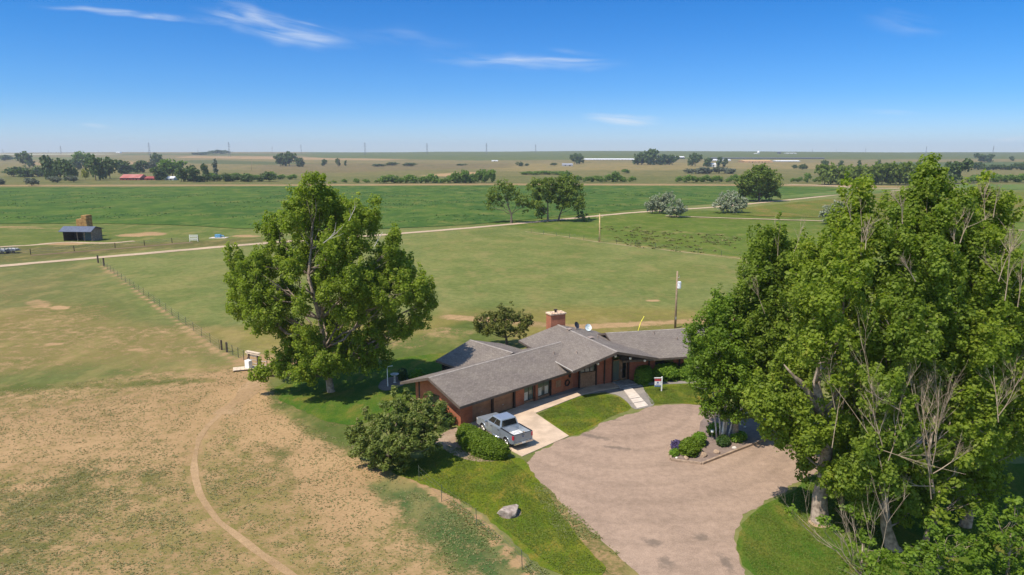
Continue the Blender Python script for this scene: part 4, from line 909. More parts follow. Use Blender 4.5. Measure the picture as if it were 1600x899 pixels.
# ---- right hand group
make_tree('ash_tree', G(1128, 688), [(1112, 500, 24, 22, 0), (1140, 490, 26, 26, 1), (1096, 530, 24, 28, 0), (1128, 535, 34, 34, -1), (1160, 530, 28, 36, 1), (1108, 572, 30, 30, 0), (1145, 580, 34, 34, -1.5), (1120, 608, 28, 24, 0), (1165, 605, 28, 28, 0), (1108, 635, 18, 16, 0), (1140, 640, 30, 20, 0), (1090, 560, 16, 22, 1), (1175, 570, 24, 30, 0), (1150, 555, 26, 30, 2.5), (1130, 480, 16, 18, 0), (1086, 592, 12, 14, 0)],
    [(1130, 688), (1132, 655, 0), (1135, 620, 0), (1138, 570, 0), (1138, 520, 0)], leaf_ash, bark_w, 'bright green ash tree on pale stems rising from the planting bed', 'tree', dens=5.2, per=60, dmul=1.9, leaf=.13, flat=1.05, rc=(.35, .65), tr=.14, seed=21, shoots=3, zmin=1.8, group=None, grow=1.2)
mb = MB(); r_ = np.random.default_rng(5); ash = bpy.data.objects['ash_tree']
for dx, tx in ((-.35, -.9), (.25, .5), (.45, 1.3), (-.1, -.3)): limb(mb, (dx, .1, -.1), (tx, .3, 4.2), .07, .05, r_, wob=.03, n=4)
mb.build('side_stem', bark_w, ash, world=False, smooth=True)
o, _ = make_tree('grey_barked_tree', G(1148, 686), [(1205, 372, 18, 16, 1), (1185, 395, 24, 22, 1), (1222, 398, 30, 26, 1), (1178, 430, 24, 26, 0), (1215, 435, 36, 34, 2), (1190, 470, 32, 32, 0), (1165, 455, 14, 18, 0), (1225, 485, 36, 34, 0), (1170, 500, 22, 26, 2), (1195, 525, 38, 34, -1), (1230, 545, 36, 36, 1), (1195, 575, 34, 32, 0), (1175, 610, 26, 26, -1), (1215, 615, 36, 30, 0), (1205, 655, 30, 20, 0), (1250, 590, 26, 34, 0), (1240, 440, 24, 34, 2)],
    [(1148, 686), (1150, 650, 0), (1160, 600, 0), (1178, 545, 0), (1192, 490, 1), (1205, 420, 1.5)], leaf_cotton2, bark_m, 'tall leaning grey barked tree just behind the planting bed', 'tree', dens=4.6, per=60, dmul=2., leaf=.145, flat=1.15, up=.55, rc=(.4, .75), tr=.28, seed=22, shoots=5, zmin=2.0, grow=1.2)
dead_branches(o, G(1148, 686)[1], [(1195, 490, 1170, 425, -2.5), (1215, 400, 1212, 350, 0), (1240, 395, 1262, 350, 0), (1258, 400, 1262, 352, 1)], 7, None, depth=2, rad=.045)
b = G(1281, 815)
o, _ = make_tree('cottonwood_tree', b, [(1338, 305, 16, 20, 2), (1330, 340, 26, 28, 2), (1358, 352, 20, 24, 2), (1306, 396, 20, 20, 2), (1262, 406, 20, 22, 3), (1330, 392, 38, 32, 0), (1290, 430, 36, 34, 1), (1335, 445, 36, 36, 3), (1265, 465, 34, 34, 2), (1310, 490, 38, 36, 2), (1350, 500, 34, 38, 0), (1275, 520, 34, 34, 3), (1320, 545, 36, 34, 2), (1235, 575, 24, 28, 2), (1345, 575, 34, 34, 1), (1222, 640, 34, 30, -.5), (1195, 625, 26, 24, 0), (1238, 680, 24, 32, 0), (1215, 668, 24, 20, .5), (1325, 620, 28, 34, 2), (1330, 680, 26, 34, 1), (1310, 720, 18, 30, 1), (1268, 690, 14, 18, -2), (1300, 750, 16, 20, -1.5), (1300, 670, 20, 22, -2), (1285, 480, 26, 26, -3), (1300, 530, 26, 24, -3), (1270, 555, 20, 18, -3), (1318, 590, 24, 26, -3), (1325, 440, 26, 26, -3), (1255, 720, 12, 22, 1), (1322, 768, 18, 22, 0)],
    [(1281, 815), (1281, 775, 0), (1289, 740, 0), (1292, 700, -.3), (1286, 650, -.6), (1275, 600, -.6), (1290, 545, 1), (1305, 470, 2), (1325, 400, 3)], leaf_cotton, bark_m,
    'massive cottonwood tree with thick pale forked trunk at the driveway edge, ringed by wood chips', 'tree', dens=4.4, per=64, dmul=2.1, leaf=.135, flat=1.15, up=.55, rc=(.38, .72), tr=.52, seed=23, shoots=5, zmin=2.2, grow=1.2)
mb = MB(); r_ = np.random.default_rng(8)
fk = [AT(x, y, b[1] - .5 + q) - b for x, y, q in ((1286, 660, 0), (1270, 625, 0), (1255, 600, -.3), (1240, 588, -.5), (1225, 570, -.6))]; mb.tube(fk, [.25, .2, .15, .09, .03], 9)
mb.build('fork', bark_m, o, world=False, smooth=True)
dead_branches(o, b[1], [(1330, 345, 1325, 296, 0), (1345, 400, 1340, 318, -1), (1352, 390, 1356, 330, -1.4), (1300, 700, 1330, 560, -3.5), (1305, 640, 1290, 560, -3.4)], 8, None, depth=2, rad=.05)
b = G(1396, 858)
o, _ = make_tree('cottonwood_tree', b, [(1458, 280, 20, 20, 3), (1440, 305, 28, 24, 3), (1475, 315, 28, 26, 3), (1415, 335, 28, 26, 3), (1455, 355, 38, 32, 2), (1492, 360, 26, 30, 3), (1400, 380, 32, 32, 2), (1440, 405, 40, 36, 1), (1480, 420, 34, 36, 2), (1395, 440, 36, 36, 2), (1435, 470, 40, 36, 1), (1475, 490, 36, 36, 2), (1385, 500, 36, 36, 0), (1420, 530, 38, 36, 0), (1460, 560, 36, 36, 2), (1385, 560, 30, 36, 1), (1410, 600, 36, 34, 2), (1375, 630, 28, 34, 1), (1440, 640, 36, 36, 2), (1400, 680, 34, 34, 2), (1365, 720, 26, 34, 1), (1420, 740, 36, 30, 2), (1385, 780, 34, 28, 1), (1350, 770, 22, 34, 0), (1425, 800, 24, 20, 0), (1385, 740, 26, 26, -2), (1360, 690, 26, 28, -2), (1400, 670, 26, 28, -2), (1375, 610, 26, 26, -2), (1340, 740, 24, 26, -1)],
    [(1396, 858), (1385, 825, 0), (1380, 780, 0), (1388, 700, 1), (1400, 600, 1.5), (1425, 480, 2.5), (1440, 400, 3)], leaf_cotton2, bark_m,
    'tallest cottonwood tree of the right group, its leafy top rising above the field line', 'tree', dens=4.2, per=64, dmul=2.1, leaf=.13, flat=1.15, up=.55, rc=(.36, .68), tr=.38, seed=24, shoots=5, zmin=1.4, grow=1.2)
dead_branches(o, b[1], [(1385, 800, 1392, 560, -2.5), (1388, 720, 1420, 600, -2.8), (1380, 700, 1340, 600, -2.6), (1410, 350, 1405, 290, 1), (1404, 640, 1350, 610, -3), (1430, 440, 1400, 395, -1.5)], 9, None, depth=3, rad=.06)
b = G(1442, 858)
o, _ = make_tree('sparse_cottonwood', b, [(1450, 790, 26, 28, 0), (1480, 760, 26, 26, 0), (1440, 740, 20, 26, 0), (1500, 720, 22, 26, 0), (1465, 700, 22, 28, 0), (1420, 700, 16, 22, -1), (1445, 650, 14, 22, 0), (1485, 660, 16, 22, 0), (1470, 800, 26, 22, -1), (1440, 760, 24, 24, 1), (1500, 780, 28, 26, .5), (1460, 610, 14, 20, 1)],
    [(1442, 858), (1452, 825, 0), (1460, 780, 0), (1450, 715, -.5), (1461, 650, -.3)], leaf_cotton, bark_m, 'sparse cottonwood with long bare white limbs in the middle of the right group', 'tree', dens=4.5, per=46, leaf=.18, rc=(.25, .5), tr=.2, seed=25, zmin=.8)
dead_branches(o, b[1], [(1455, 780, 1450, 560, -1.2), (1456, 730, 1500, 610, -1.2), (1455, 720, 1425, 590, -1.4), (1460, 690, 1485, 570, -1), (1458, 740, 1515, 690, -1.5), (1458, 760, 1400, 760, -1)], 10, bark_dead, depth=3, rad=.06)
b = G(1508, 822)
o, _ = make_tree('cottonwood_tree', b, [(1545, 315, 18, 24, 2), (1520, 340, 18, 24, 2), (1560, 345, 22, 26, 2), (1505, 385, 30, 32, 1), (1545, 390, 34, 34, 1), (1520, 430, 36, 34, 0), (1565, 430, 34, 34, 1), (1500, 470, 34, 34, 1), (1545, 480, 38, 36, 0), (1590, 470, 30, 34, 1), (1515, 520, 36, 36, 0), (1565, 530, 38, 36, 1), (1605, 530, 32, 34, 1), (1500, 560, 32, 34, 0), (1540, 575, 36, 36, 1), (1585, 590, 36, 36, 0), (1510, 620, 32, 34, 1), (1555, 640, 36, 34, 1), (1600, 650, 34, 30, 1), (1530, 690, 32, 30, 0), (1575, 690, 28, 24, 1), (1500, 740, 30, 28, 0), (1545, 745, 28, 24, 0), (1520, 780, 24, 20, 0), (1525, 700, 26, 26, -2), (1530, 620, 26, 30, -2), (1510, 660, 26, 26, -2), (1540, 540, 28, 28, -2)],
    [(1508, 822), (1520, 780, 0), (1528, 720, 0), (1528, 640, 0), (1535, 540, 0), (1545, 460, .5)], leaf_cotton, bark_m,
    'tall cottonwood tree at the right edge, bare twigs sticking out of its top', 'tree', dens=4.2, per=62, dmul=2.1, leaf=.135, flat=1.15, up=.55, rc=(.38, .7), tr=.32, seed=26, shoots=5, zmin=1.6, grow=1.2)
dead_branches(o, b[1], [(1540, 345, 1535, 285, 0), (1552, 340, 1560, 290, 0), (1570, 470, 1592, 350, -2.5), (1590, 480, 1605, 390, -2), (1560, 440, 1585, 370, -2), (1490, 400, 1500, 330, -1.5), (1500, 380, 1512, 320, -1.5), (1560, 660, 1565, 555, -3.5), (1560, 650, 1600, 580, -3.5)], 11, bark_dead, depth=3, rad=.055)
b = G(1640, 770)
make_tree('cottonwood_tree', b, [(1600, 420, 24, 26, 0), (1630, 450, 40, 40, 0), (1620, 500, 36, 40, 1), (1640, 560, 50, 46, 0), (1610, 600, 24, 34, 2), (1660, 620, 50, 46, 1), (1620, 660, 28, 24, 1), (1680, 520, 40, 50, 0), (1690, 700, 40, 40, 0)], [(1640, 770), (1640, 700, 0), (1636, 600, 0), (1632, 500, 0), (1630, 430, 0)], leaf_cotton, bark_m,
    'cottonwood tree cut by the right edge of the picture', 'tree', dens=3.4, per=60, leaf=.22, rc=(.4, .75), tr=.35, seed=27, shoots=5, zmin=2)
b = G(1345, 742)
make_tree('cottonwood_tree', b, [(x + dx, y + dy, 34, 34) for x in (1275, 1330, 1385) for y in (440, 500, 560, 620, 680) for dx, dy in ((random.uniform(-10, 10), random.uniform(-10, 10)),)], [(1345, 742), (1345, 700, 0), (1340, 600, 0), (1335, 480, 0)], leaf_cotton, bark_m,
    'cottonwood tree filling the gap behind the massive forked trunk', 'tree', dens=3., per=60, leaf=.2, rc=(.4, .75), tr=.3, seed=41, zmin=1.5, shoots=2)
b = G(1490, 748)
make_tree('cottonwood_tree', b, [(x + dx, y + dy, 36, 36) for x in (1430, 1485, 1540) for y in (400, 460, 520, 580, 640, 690) for dx, dy in ((random.uniform(-10, 10), random.uniform(-10, 10)),)], [(1490, 748), (1490, 700, 0), (1487, 600, 0), (1485, 460, 0)], leaf_cotton, bark_m,
    'cottonwood tree hidden behind the bare white limbs of the right group', 'tree', dens=3., per=60, leaf=.2, rc=(.4, .75), tr=.3, seed=42, zmin=1.5, shoots=2)
# low growth along the bottom right
b = G(1345, 940)
o, _ = make_tree('fallen_limb_sapling', b, [(1350, 850, 24, 26, 0), (1330, 800, 14, 16, 1), (1370, 880, 30, 24, 0), (1310, 830, 14, 12, 0), (1340, 890, 26, 20, 0), (1290, 815, 9, 8, 0), (1235, 800, 9, 7, 0)], [(1345, 940), (1345, 900, 0), (1348, 850, 0)], leaf_ash, bark_m,
    'leafy sapling with bare arching white branches reaching over the lawn at the bottom', 'tree', dens=5.5, per=40, dmul=1.6, leaf=.115, rc=(.2, .4), tr=.1, seed=28, zmin=.2)
dead_branches(o, b[1], [(1350, 905, 1290, 845, -.3), (1300, 855, 1215, 792, -.2), (1350, 900, 1362, 760, 0), (1365, 900, 1385, 770, 0), (1340, 900, 1320, 790, 0), (1400, 940, 1310, 870, -1)], 12, bark_dead, depth=2, rad=.035)
b = G(1465, 925)
make_tree('young_cottonwood', b, [(1440, 860, 34, 24, 0), (1480, 840, 36, 26, 0), (1410, 880, 28, 24, -1), (1500, 880, 40, 28, 0), (1450, 900, 40, 26, -1), (1520, 850, 26, 24, 1)], [(1465, 925), (1465, 890, 0), (1466, 850, 0)], leaf_ash, bark_m, 'leafy young cottonwood filling the bottom edge below the leaning trunks', 'tree', dens=5.5, per=46, dmul=1.7, leaf=.12, rc=(.25, .45), tr=.12, seed=29, zmin=.2)
b = G(1575, 905)
make_tree('young_cottonwood', b, [(1560, 820, 34, 26, 0), (1590, 800, 26, 24, 0), (1600, 850, 36, 30, 0), (1550, 860, 34, 26, 0), (1580, 890, 40, 24, 0), (1630, 830, 30, 40, 0)], [(1575, 905), (1576, 870, 0), (1580, 830, 0)], leaf_ash, bark_m, 'leafy young cottonwood in the bottom right corner', 'tree', dens=5.5, per=46, dmul=1.7, leaf=.125, rc=(.25, .45), tr=.12, seed=30, zmin=.2)

# ------------------------------------------------------------------ planting bed
bed_px = [(1048, 719), (1047, 700), (1075, 690), (1092, 676), (1094, 660), (1105, 648), (1150, 644), (1225, 652), (1245, 668), (1192, 688), (1140, 706), (1096, 724)]
sheet('planting_bed', bed_px, .03, bark_mulch_m, .03, .3, 0, 17)
def timber(a, b, w=.16, h=.2):
    a, b = G(*a), G(*b); ang = math.atan2(b.y - a.y, b.x - a.x); L = (b - a).length
    e = empty('landscape_timber', a, 'x', 'timber', 'timbers edging the planting bed'); fr = frame((0, 0), math.degrees(ang))
    return a, fr, L, e
for (a, b_, lab) in (((1047, 699), (1048, 719), 'short weathered timber closing the left tip of the planting bed'), ((1048, 720), (1096, 726), 'weathered timber along the front left edge of the planting bed'), ((1097, 726), (1193, 689), 'long weathered timber along the driveway side of the planting bed'), ((1194, 689), (1246, 668), 'weathered timber at the far right end of the planting bed under the trees')):
    A_, B_ = G(*a), G(*b_); fr = frame((A_.x, A_.y), math.degrees(math.atan2(B_.y - A_.y, B_.x - A_.x))); L_ = (B_ - A_).length
    o = MB().box(0.01, L_ - .03, -.08, .08, 0, .17, fr).build('landscape_timber', mat('weathered_timber', (.24, .17, .12), .9, col2=(.38, .28, .2), scale=4), bevel=.015); tag(o, lab, 'timber', 'timbers edging the planting bed')
hedge('round_bush', [(1062, 712), (1064, 703), (1078, 700), (1092, 705), (1092, 714), (1078, 718)], .95, leaf_hedge, 'largest round green bush in the left tip of the planting bed', 41, 'bush', n=330)
hedge('round_bush', [(1082, 698), (1084, 692), (1096, 690), (1102, 695), (1098, 700), (1088, 701)], .8, leaf_lilac, 'smaller green bush right behind the largest bush of the bed', 42, 'bush', n=220)
hedge('round_bush', [(1121, 697), (1123, 692), (1132, 690), (1139, 694), (1136, 699), (1127, 700)], .55, leaf_dark, 'low dark bush in the middle of the bed below the pale stems', 43, 'bush', n=160)
hedge('purple_plant', [(1050, 704), (1052, 700), (1060, 699), (1064, 702), (1061, 706), (1054, 707)], .55, leaf_purple, 'dark purple plant at the left corner of the planting bed', 44, 'plant', n=130)
hedge('lime_plant', [(1048, 713), (1050, 709), (1056, 708), (1059, 711), (1056, 714), (1051, 715)], .3, leaf_lilac, 'small lime green plant in front of the purple plant', 45, 'plant', n=70)
hedge('lily_clump', [(1104, 680), (1110, 672), (1124, 672), (1126, 680), (1114, 684)], .6, leaf_lilac, 'yellow green clump at the foot of the pale stems', 46, 'plant', n=150)
hedge('lily_clump', [(1140, 690), (1150, 682), (1164, 684), (1166, 690), (1152, 694)], .5, leaf_lilac, 'yellow green clump right of the low dark bush', 47, 'plant', n=140)
def rock(x, y, s, m, label, seed, name='rock', cat='rock', sq=(1, .8, .6), group=None, sub=3):
    r = np.random.default_rng(seed); bm = bmesh.new(); bmesh.ops.create_icosphere(bm, subdivisions=sub, radius=1)
    pl = [(Vector(r.normal(size=3)).normalized(), r.uniform(.62, .92)) for _ in range(11)]
    for v in bm.verts:
        for n_, d in pl:
            k = v.co.dot(n_) - d
            if k > 0: v.co -= n_ * k * .9
        v.co *= 1 + .06 * (float(vnoise(v.co.x * 3 + seed, v.co.y * 3 + v.co.z * 2)) - .5)
        v.co = Vector((v.co.x * s * sq[0], v.co.y * s * sq[1], v.co.z * s * sq[2]))
    me = bpy.data.meshes.new(name); bm.to_mesh(me); bm.free(); me.materials.append(m); o = bpy.data.objects.new(name, me); COL.objects.link(o)
    p = G(x, y); o.location = (p.x, p.y, s * sq[2] * .45); o.rotation_euler = (0, 0, r.uniform(0, 3)); return tag(o, label, cat, group)
rk_t = mat('tan_rock', (.27, .19, .13), .9, col2=(.42, .31, .22), scale=5, bump=.5); rk_w = mat('white_rock', (.68, .64, .58), .9, var=.08)
for x, y, s, m, lab in ((1097, 713, .42, rk_t, 'largest tan rock right of the biggest bed bush'), (1120, 708, .32, rk_t, 'tan rock in open mulch at the middle of the bed'), (1072, 717, .25, rk_t, 'tan rock in front of the biggest bed bush'), (1091, 701, .2, rk_t, 'small tan rock between the two left bed bushes'), (1057, 716, .12, rk_w, 'small white stone beside the lime plant'), (1147, 701, .2, rk_w, 'white stone near the timber edge of the bed'), (1164, 668, .12, rk_w, 'small white stone under the trees at the back of the bed')):
    rock(x, y, s, m, lab, int(x), group='rocks in the planting bed')
bo = rock(795, 803, .92, mat('granite_boulder', (.20, .155, .13), .9, col2=(.42, .35, .30), scale=3, bump=.9, bscale=8), 'large grey boulder in a mulch ring on the lower lawn', 77, 'boulder', 'boulder', (.9, .72, .42), sub=4)
fp = G(1112, 689); fo = empty('garden_ornament', fp, 'small white ornament on a stick among the bed plants', 'ornament')
MB().tube([(0, 0, 0), (0, 0, .7)], .02, 5).build('stick', metal_m, fo, world=False); MB().tube([(0, 0, .66), (0, 0, .74), (0, 0, .86), (0, 0, .9)], [.05, .12, .12, .04], 8).build('head', white_m, fo, world=False)

# ------------------------------------------------------------------ estate sign
sp_ = G(1033.5, 611.5); sg = empty('estate_sign', sp_, 'white post sign with red white and blue board on the small lawn', 'sign', rz=R(4))
def SB(mb, n, m, par=None, bevel=0):
    o = mb.build(n, m, None, bevel=bevel); o.parent = par or sg; return o
SB(MB().box(-.05, .05, -.05, .05, -.1, 1.42), 'post', white_m, bevel=.008); SB(MB().box(-.75, -.052, -.035, .035, 1.28, 1.35), 'arm', white_m)
pn = SB(MB().box(-.68, -.09, -.012, .012, .45, 1.22), 'board', white_m)
SB(MB().box(-.68, -.09, -.018, -.0125, 1.0, 1.22), 'red_band', mat('sign_red', (.42, .05, .06), .5), pn); SB(MB().box(-.68, -.09, -.018, -.0125, .45, .60), 'blue_band', mat('sign_blue', (.06, .13, .30), .5), pn)
SB(MB().tube([(-.385, -.0125, .86), (-.385, -.020, .86)], .085, 12), 'round_mark', mat('sign_navy', (.10, .12, .42), .5), pn)
SB(MB().box(-.56, -.21, -.018, -.0125, .68, .72), 'text_line', MATS['sign_blue'], pn)

# ------------------------------------------------------------------ poles and marker
wood_pole = mat('pole_wood', (.24, .17, .11), .9, col2=(.34, .25, .17), scale=4)
def pole(name, x, y, ytop, m, label, rad=.13, arm=0, lean=0, group=None):
    b = G(x, y); t_ = AT(x + lean, ytop, b.y); h = t_.z - b.z; o = empty(name, b, label, 'utility pole', group)
    MB().tube([(0, 0, -.3), ((t_.x - b.x) * .5, 0, h * .5), (t_.x - b.x, 0, h)], [rad, rad * .85, rad * .7], 8).build('shaft', m, o, world=False, smooth=True)
    if arm:
        tx = t_.x - b.x; MB().box(tx - arm, tx + arm, -.06, .06, h - .75, h - .62).build('crossarm', m, o, world=False)
        for s in (-1, 0, 1): MB().tube([(tx + s * arm * .9, 0, h - .62 if s else h), (tx + s * arm * .9, 0, h - .4 if s else h + .2)], .05, 6).build('insulator', mat('grey_insulator', (.3, .3, .3), .4), o, world=False)
    return o, h, t_.x - b.x
o, h, tx = pole('utility_pole', 1055, 513, 424, wood_pole, 'tall wooden utility pole with grey transformer behind the house roof', .15, 0, 3.5)
MB().tube([(tx + .28, -.1, h - 2.2), (tx + .28, -.1, h - 2.15), (tx + .28, -.1, h - 1.35), (tx + .28, -.1, h - 1.3)], [.2, .24, .24, .18], 12).build('transformer', mat('light_grey_metal', (.62, .64, .66), .4), o, world=False)
MB().tube([(tx, 0, h - .9), (tx + .3, 0, h - .75), (tx + .3, 0, h - .55)], .025, 5).build('cutout', metal_m, o, world=False); MB().tube([(tx * .1, -.14, 1.2), (tx * .1, -.14, 1.5)], .09, 6).build('meter', metal_m, o, world=False)
pole('utility_pole', 937, 378.5, 335, mat('yellow_pole_wood', (.50, .36, .18), .9, var=.1), 'honey coloured pole with short crossarm at the corner of the weedy pasture', .2, .9, 0)
pole('utility_pole', 393, 266, 248, wood_pole, 'far wooden pole above the bushes left of the dark grove', .28, 0); pole('utility_pole', 528.5, 262, 246, wood_pole, 'far wooden pole rising from a small tree right of the dark grove', .28, 0)
p = G(997, 517); mk = MB().tube([p, p + Vector((.35, .3, 1.0)), p + Vector((.8, .5, 1.75))], .045, 6).build('guy_wire_marker', mat('marker_yellow', (.75, .68, .08), .5)); tag(mk, 'slanting yellow guy wire guard behind the right roof', 'marker')

# ------------------------------------------------------------------ back yard
p = G(606, 604); lp_ = empty('lamp_post', p, 'pale gooseneck post in the stone ring behind the garage', 'post')
MB().tube([(0, 0, 0), (0, 0, 1.9), (.08, 0, 1.98), (.5, .1, 2.02)], .045, 8).build('post', white_m, lp_, world=False)
p = G(617, 598); bb = empty('bird_bath', p, 'stone bird bath with pale bowl beside the gooseneck post', 'bird bath')
MB().tube([(0, 0, 0), (0, 0, .1), (0, 0, .75)], [.2, .1, .09], 10).build('pedestal', mat('cast_stone', (.5, .46, .42), .9), bb, world=False); MB().tube([(0, 0, .75), (0, 0, .8), (0, 0, .88)], [.1, .35, .42], 14).build('bowl', MATS['cast_stone'], bb, world=False)
hedge('small_shrub', [(622, 596), (624, 588), (632, 587), (636, 592), (633, 597)], .8, leaf_dark, 'small dark shrub right of the bird bath', 51, 'shrub', n=120)
hedge('small_shrub', [(640, 596), (646, 586), (660, 585), (664, 592), (654, 598)], .6, leaf_lilac, 'low green shrub between the bird bath and the rear roof corner', 52, 'shrub', n=120)
sheet('stone_ring', [(590, 606), (596, 595), (615, 588), (640, 590), (636, 600), (612, 610), (598, 611)], .02, bark_mulch_m, .12, .3, 1, 18)

# ------------------------------------------------------------------ stile / loading deck by the fence
p = G(383, 577); dk = empty('loading_deck', p, 'low pale plank deck with railing and white bin where the fence meets the cottonwood', 'deck')
fd = frame((0, 0), 20); pale_wood = mat('pale_planks', (.58, .47, .35), .85, var=.1, scale=6)
for i in range(6): MB().box(-1.15 + i * .38, -.79 + i * .38, -.7, .45, .13, .18, fd).build('deck_board', pale_wood, dk, world=False)
MB().box(-1.1, 1.1, -.6, .4, 0, .13, fd).build('deck_frame', bark_d, dk, world=False)
for x_ in (-.1, 1.25): MB().box(x_, x_ + .14, .5, .64, 0, 1.75, frame((0, 0), -30)).build('post', mat('dark_post', (.09, .065, .05), .9), dk, world=False)
fd2 = frame((0, 0), -30)
MB().box(-.4, 1.8, .45, .48, 1.55, 1.72, fd2).build('rail', pale_wood, dk, world=False); MB().box(-.4, 1.8, .67, .70, 1.25, 1.42, fd2).build('rail', pale_wood, dk, world=False); MB().box(-.3, 1.7, .40, .75, 1.755, 1.80, fd2).build('top_rail', pale_wood, dk, world=False)
MB().box(0.1, .75, -.1, .35, .18, 1.0, fd2).build('white_bin', white_m, dk, world=False, bevel=.04)
p = G(403, 577); rp = empty('field_gate', p, 'low metal pipe gate lying between the deck and the trodden gap', 'gate')
for z_ in (.25, .6, .95): MB().tube([(-1.2, .5, z_), (1.2, -.6, z_)], .03, 6).build('rail', metal_m, rp, world=False)
for s in (-1.2, 1.2): MB().tube([(s, -.05 - s * .458, 0), (s, -.05 - s * .458, 1.1)], .045, 6).build('post', MATS['dark_post'], rp, world=False)
for x_, y_, lab in ((346.5, 547, 'left of the two dark wooden posts in the left fence'), (354.5, 550.5, 'right of the two dark wooden posts in the left fence')):
    q = G(x_, y_); tag(MB().tube([q + Vector((0, 0, -.1)), q + Vector((0, 0, 1.15))], .11, 8).build('wooden_post', MATS['dark_post']), lab, 'post', 'wooden fence posts')

# ------------------------------------------------------------------ fences
tpost = mat('green_steel_post', (.07, .09, .06), .7); wire_m = mat('fence_wire', (.22, .21, .2), .5, .5)
def fence(pts, step, label, h=1.15, rad=.035, m=tpost, wires=3, wrad=.007, name='wire_fence', group=None, px=True):
    w = [G(*p) for p in pts] if px else [Vector(p) for p in pts]; o = empty(name, w[0], label, 'fence', group); first = None; P = []
    for a, b in zip(w[:-1], w[1:]):
        k = max(1, round((b - a).length / step)); P += [a.lerp(b, i / k) for i in range(k)]
    P.append(w[-1]); P = P[:99]
    for i, q in enumerate(P):
        if first is None: first = MB().tube([(0, 0, -.1), (0, 0, h)], rad, 5).build('post', m, o, world=False); c = first
        else: c = first.copy(); COL.objects.link(c); c.parent = o
        c.location = q - w[0]; c.rotation_euler = (random.uniform(-.05, .05), random.uniform(-.05, .05), 0)
    for j in range(wires): MB().tube([q + Vector((0, 0, h * (.9 - j * .28))) for q in w], wrad, 4).build('wire', wire_m, o)
    return o
fence([(158, 414), (250, 480), (343, 546)], 3.6, 'wire fence with steel posts running from the farm road down to the wooden posts', wires=4, rad=.026)
fence([(356, 551), (381, 563)], 1.5, 'short wire fence between the wooden posts and the plank deck', wires=4)
fence([(655, 752), (690, 784), (745, 822), (816, 890), (900, 985)], 6.5, 'sagging wire fence with steel posts along the lower lawn edge', wires=3, rad=.022, wrad=.004)
fence([(-200, 425), (48, 398), (180, 388), (310, 376.5)], 7, 'wire fence of short dark posts between the shed and the farm road', 1.3, .09, MATS['dark_post'], 3, .03)
fence([(830, 364), (935, 378), (1165, 404.5), (1400, 431)], 5.5, 'faint wire fence crossing the pasture through the honey coloured pole', 1.2, .05, wires=2)
fence([(1570, 800), (1640, 806), (1800, 810)], 3, 'fence behind the cottonwoods near the right edge', 1.2, .05, wires=3)
ribbon('earth_bank', [(48, 399.5), (180, 389.5), (300, 379)], 1.6, .05, gravel_mat('brown_bank', (.17, .115, .075), (.22, .16, .1), (.2, .15, .1), .6), .3, 1.5, 20)
for x_, y_, lab in ((153.5, 411, 'dark gate post at the farm road, the left of two'), (162.5, 415.5, 'dark gate post at the head of the left fence, the right of two')):
    q = G(x_, y_); tag(MB().tube([q, q + Vector((0, 0, 1.6))], .16, 8).build('gate_post', MATS['dark_post']), lab, 'post', 'gate posts by the farm road')
q = G(303, 378); gt = empty('white_panel_gate', q, 'small white panel gate at the end of the bank fence', 'gate')
for z_ in (.4, .8, 1.2, 1.6): MB().box(-1.0, 1.0, -.04, .04, z_, z_ + .16).build('rail', white_m, gt, world=False)
for s in (-1.08, 1.0): MB().box(s, s + .08, -.04, .04, 0, 1.8).build('post', white_m, gt, world=False)
# ------------------------------------------------------------------ loafing shed, hay, trailers, pump
p = G(122, 377); shd = empty('loafing_shed', p, 'open fronted shed with blue grey metal roof in the field at left', 'shed'); k = 1 / ppm(p)
fs = frame((0, 0), -4); navy = mat('blue_grey_metal_roof', (.10, .12, .17), .5, .2, .08, 2); shw = mat('shed_boards', (.20, .155, .12), .85, var=.15, scale=3); shd_d = mat('shed_dark_boards', (.05, .045, .04), .9)
w2 = 23.5 * k; 
MB().box(-w2, w2, 3.9, 4.05, 0, 2.9, fs).build('back_wall', shd_d, shd, world=False)
for u0, u1, m_ in ((-w2, -w2 + .15, shd_d), (w2 - .15, w2, shw)):
    MB().loft([fs(u0, -.0, 0), fs(u0, 3.88, 0), fs(u0, 3.88, 2.85), fs(u0, 1.2, 3.5), fs(u0, 0, 2.75)], [fs(u1, 0, 0), fs(u1, 3.88, 0), fs(u1, 3.88, 2.85), fs(u1, 1.2, 3.5), fs(u1, 0, 2.75)]).build('side_wall', m_, shd, world=False)
for u in (-.15, w2 * .45): MB().box(u, u + .16, -.02, .14, 0, 2.7, fs).build('post', shw, shd, world=False)
MB().box(w2 * .1, w2 - .16, 1.5, 1.6, 0, 2.3, fs).build('partition', mat('teal_tarp', (.06, .10, .11), .7), shd, world=False)
ov = .5
MB().loft([fs(-w2 - ov, -.9, 2.55), fs(-w2 - ov, 1.2, 3.72), fs(-w2 - ov, 4.4, 2.9), fs(-w2 - ov, 4.4, 2.8), fs(-w2 - ov, 1.2, 3.60), fs(-w2 - ov, -.9, 2.43)], [fs(w2 + ov, -.9, 2.55), fs(w2 + ov, 1.2, 3.72), fs(w2 + ov, 4.4, 2.9), fs(w2 + ov, 4.4, 2.8), fs(w2 + ov, 1.2, 3.60), fs(w2 + ov, -.9, 2.43)]).build('roof', navy, shd, world=False)
hay_m = mat('hay', (.26, .14, .05), .95, col2=(.42, .25, .09), scale=2, bump=.6); hb = AT(133, 358, p.y + 10); hb.z = 0; kk = 1 / ppm((hb.x, hb.y, 0))
r_ = np.random.default_rng(3); proto = None; nn = 0
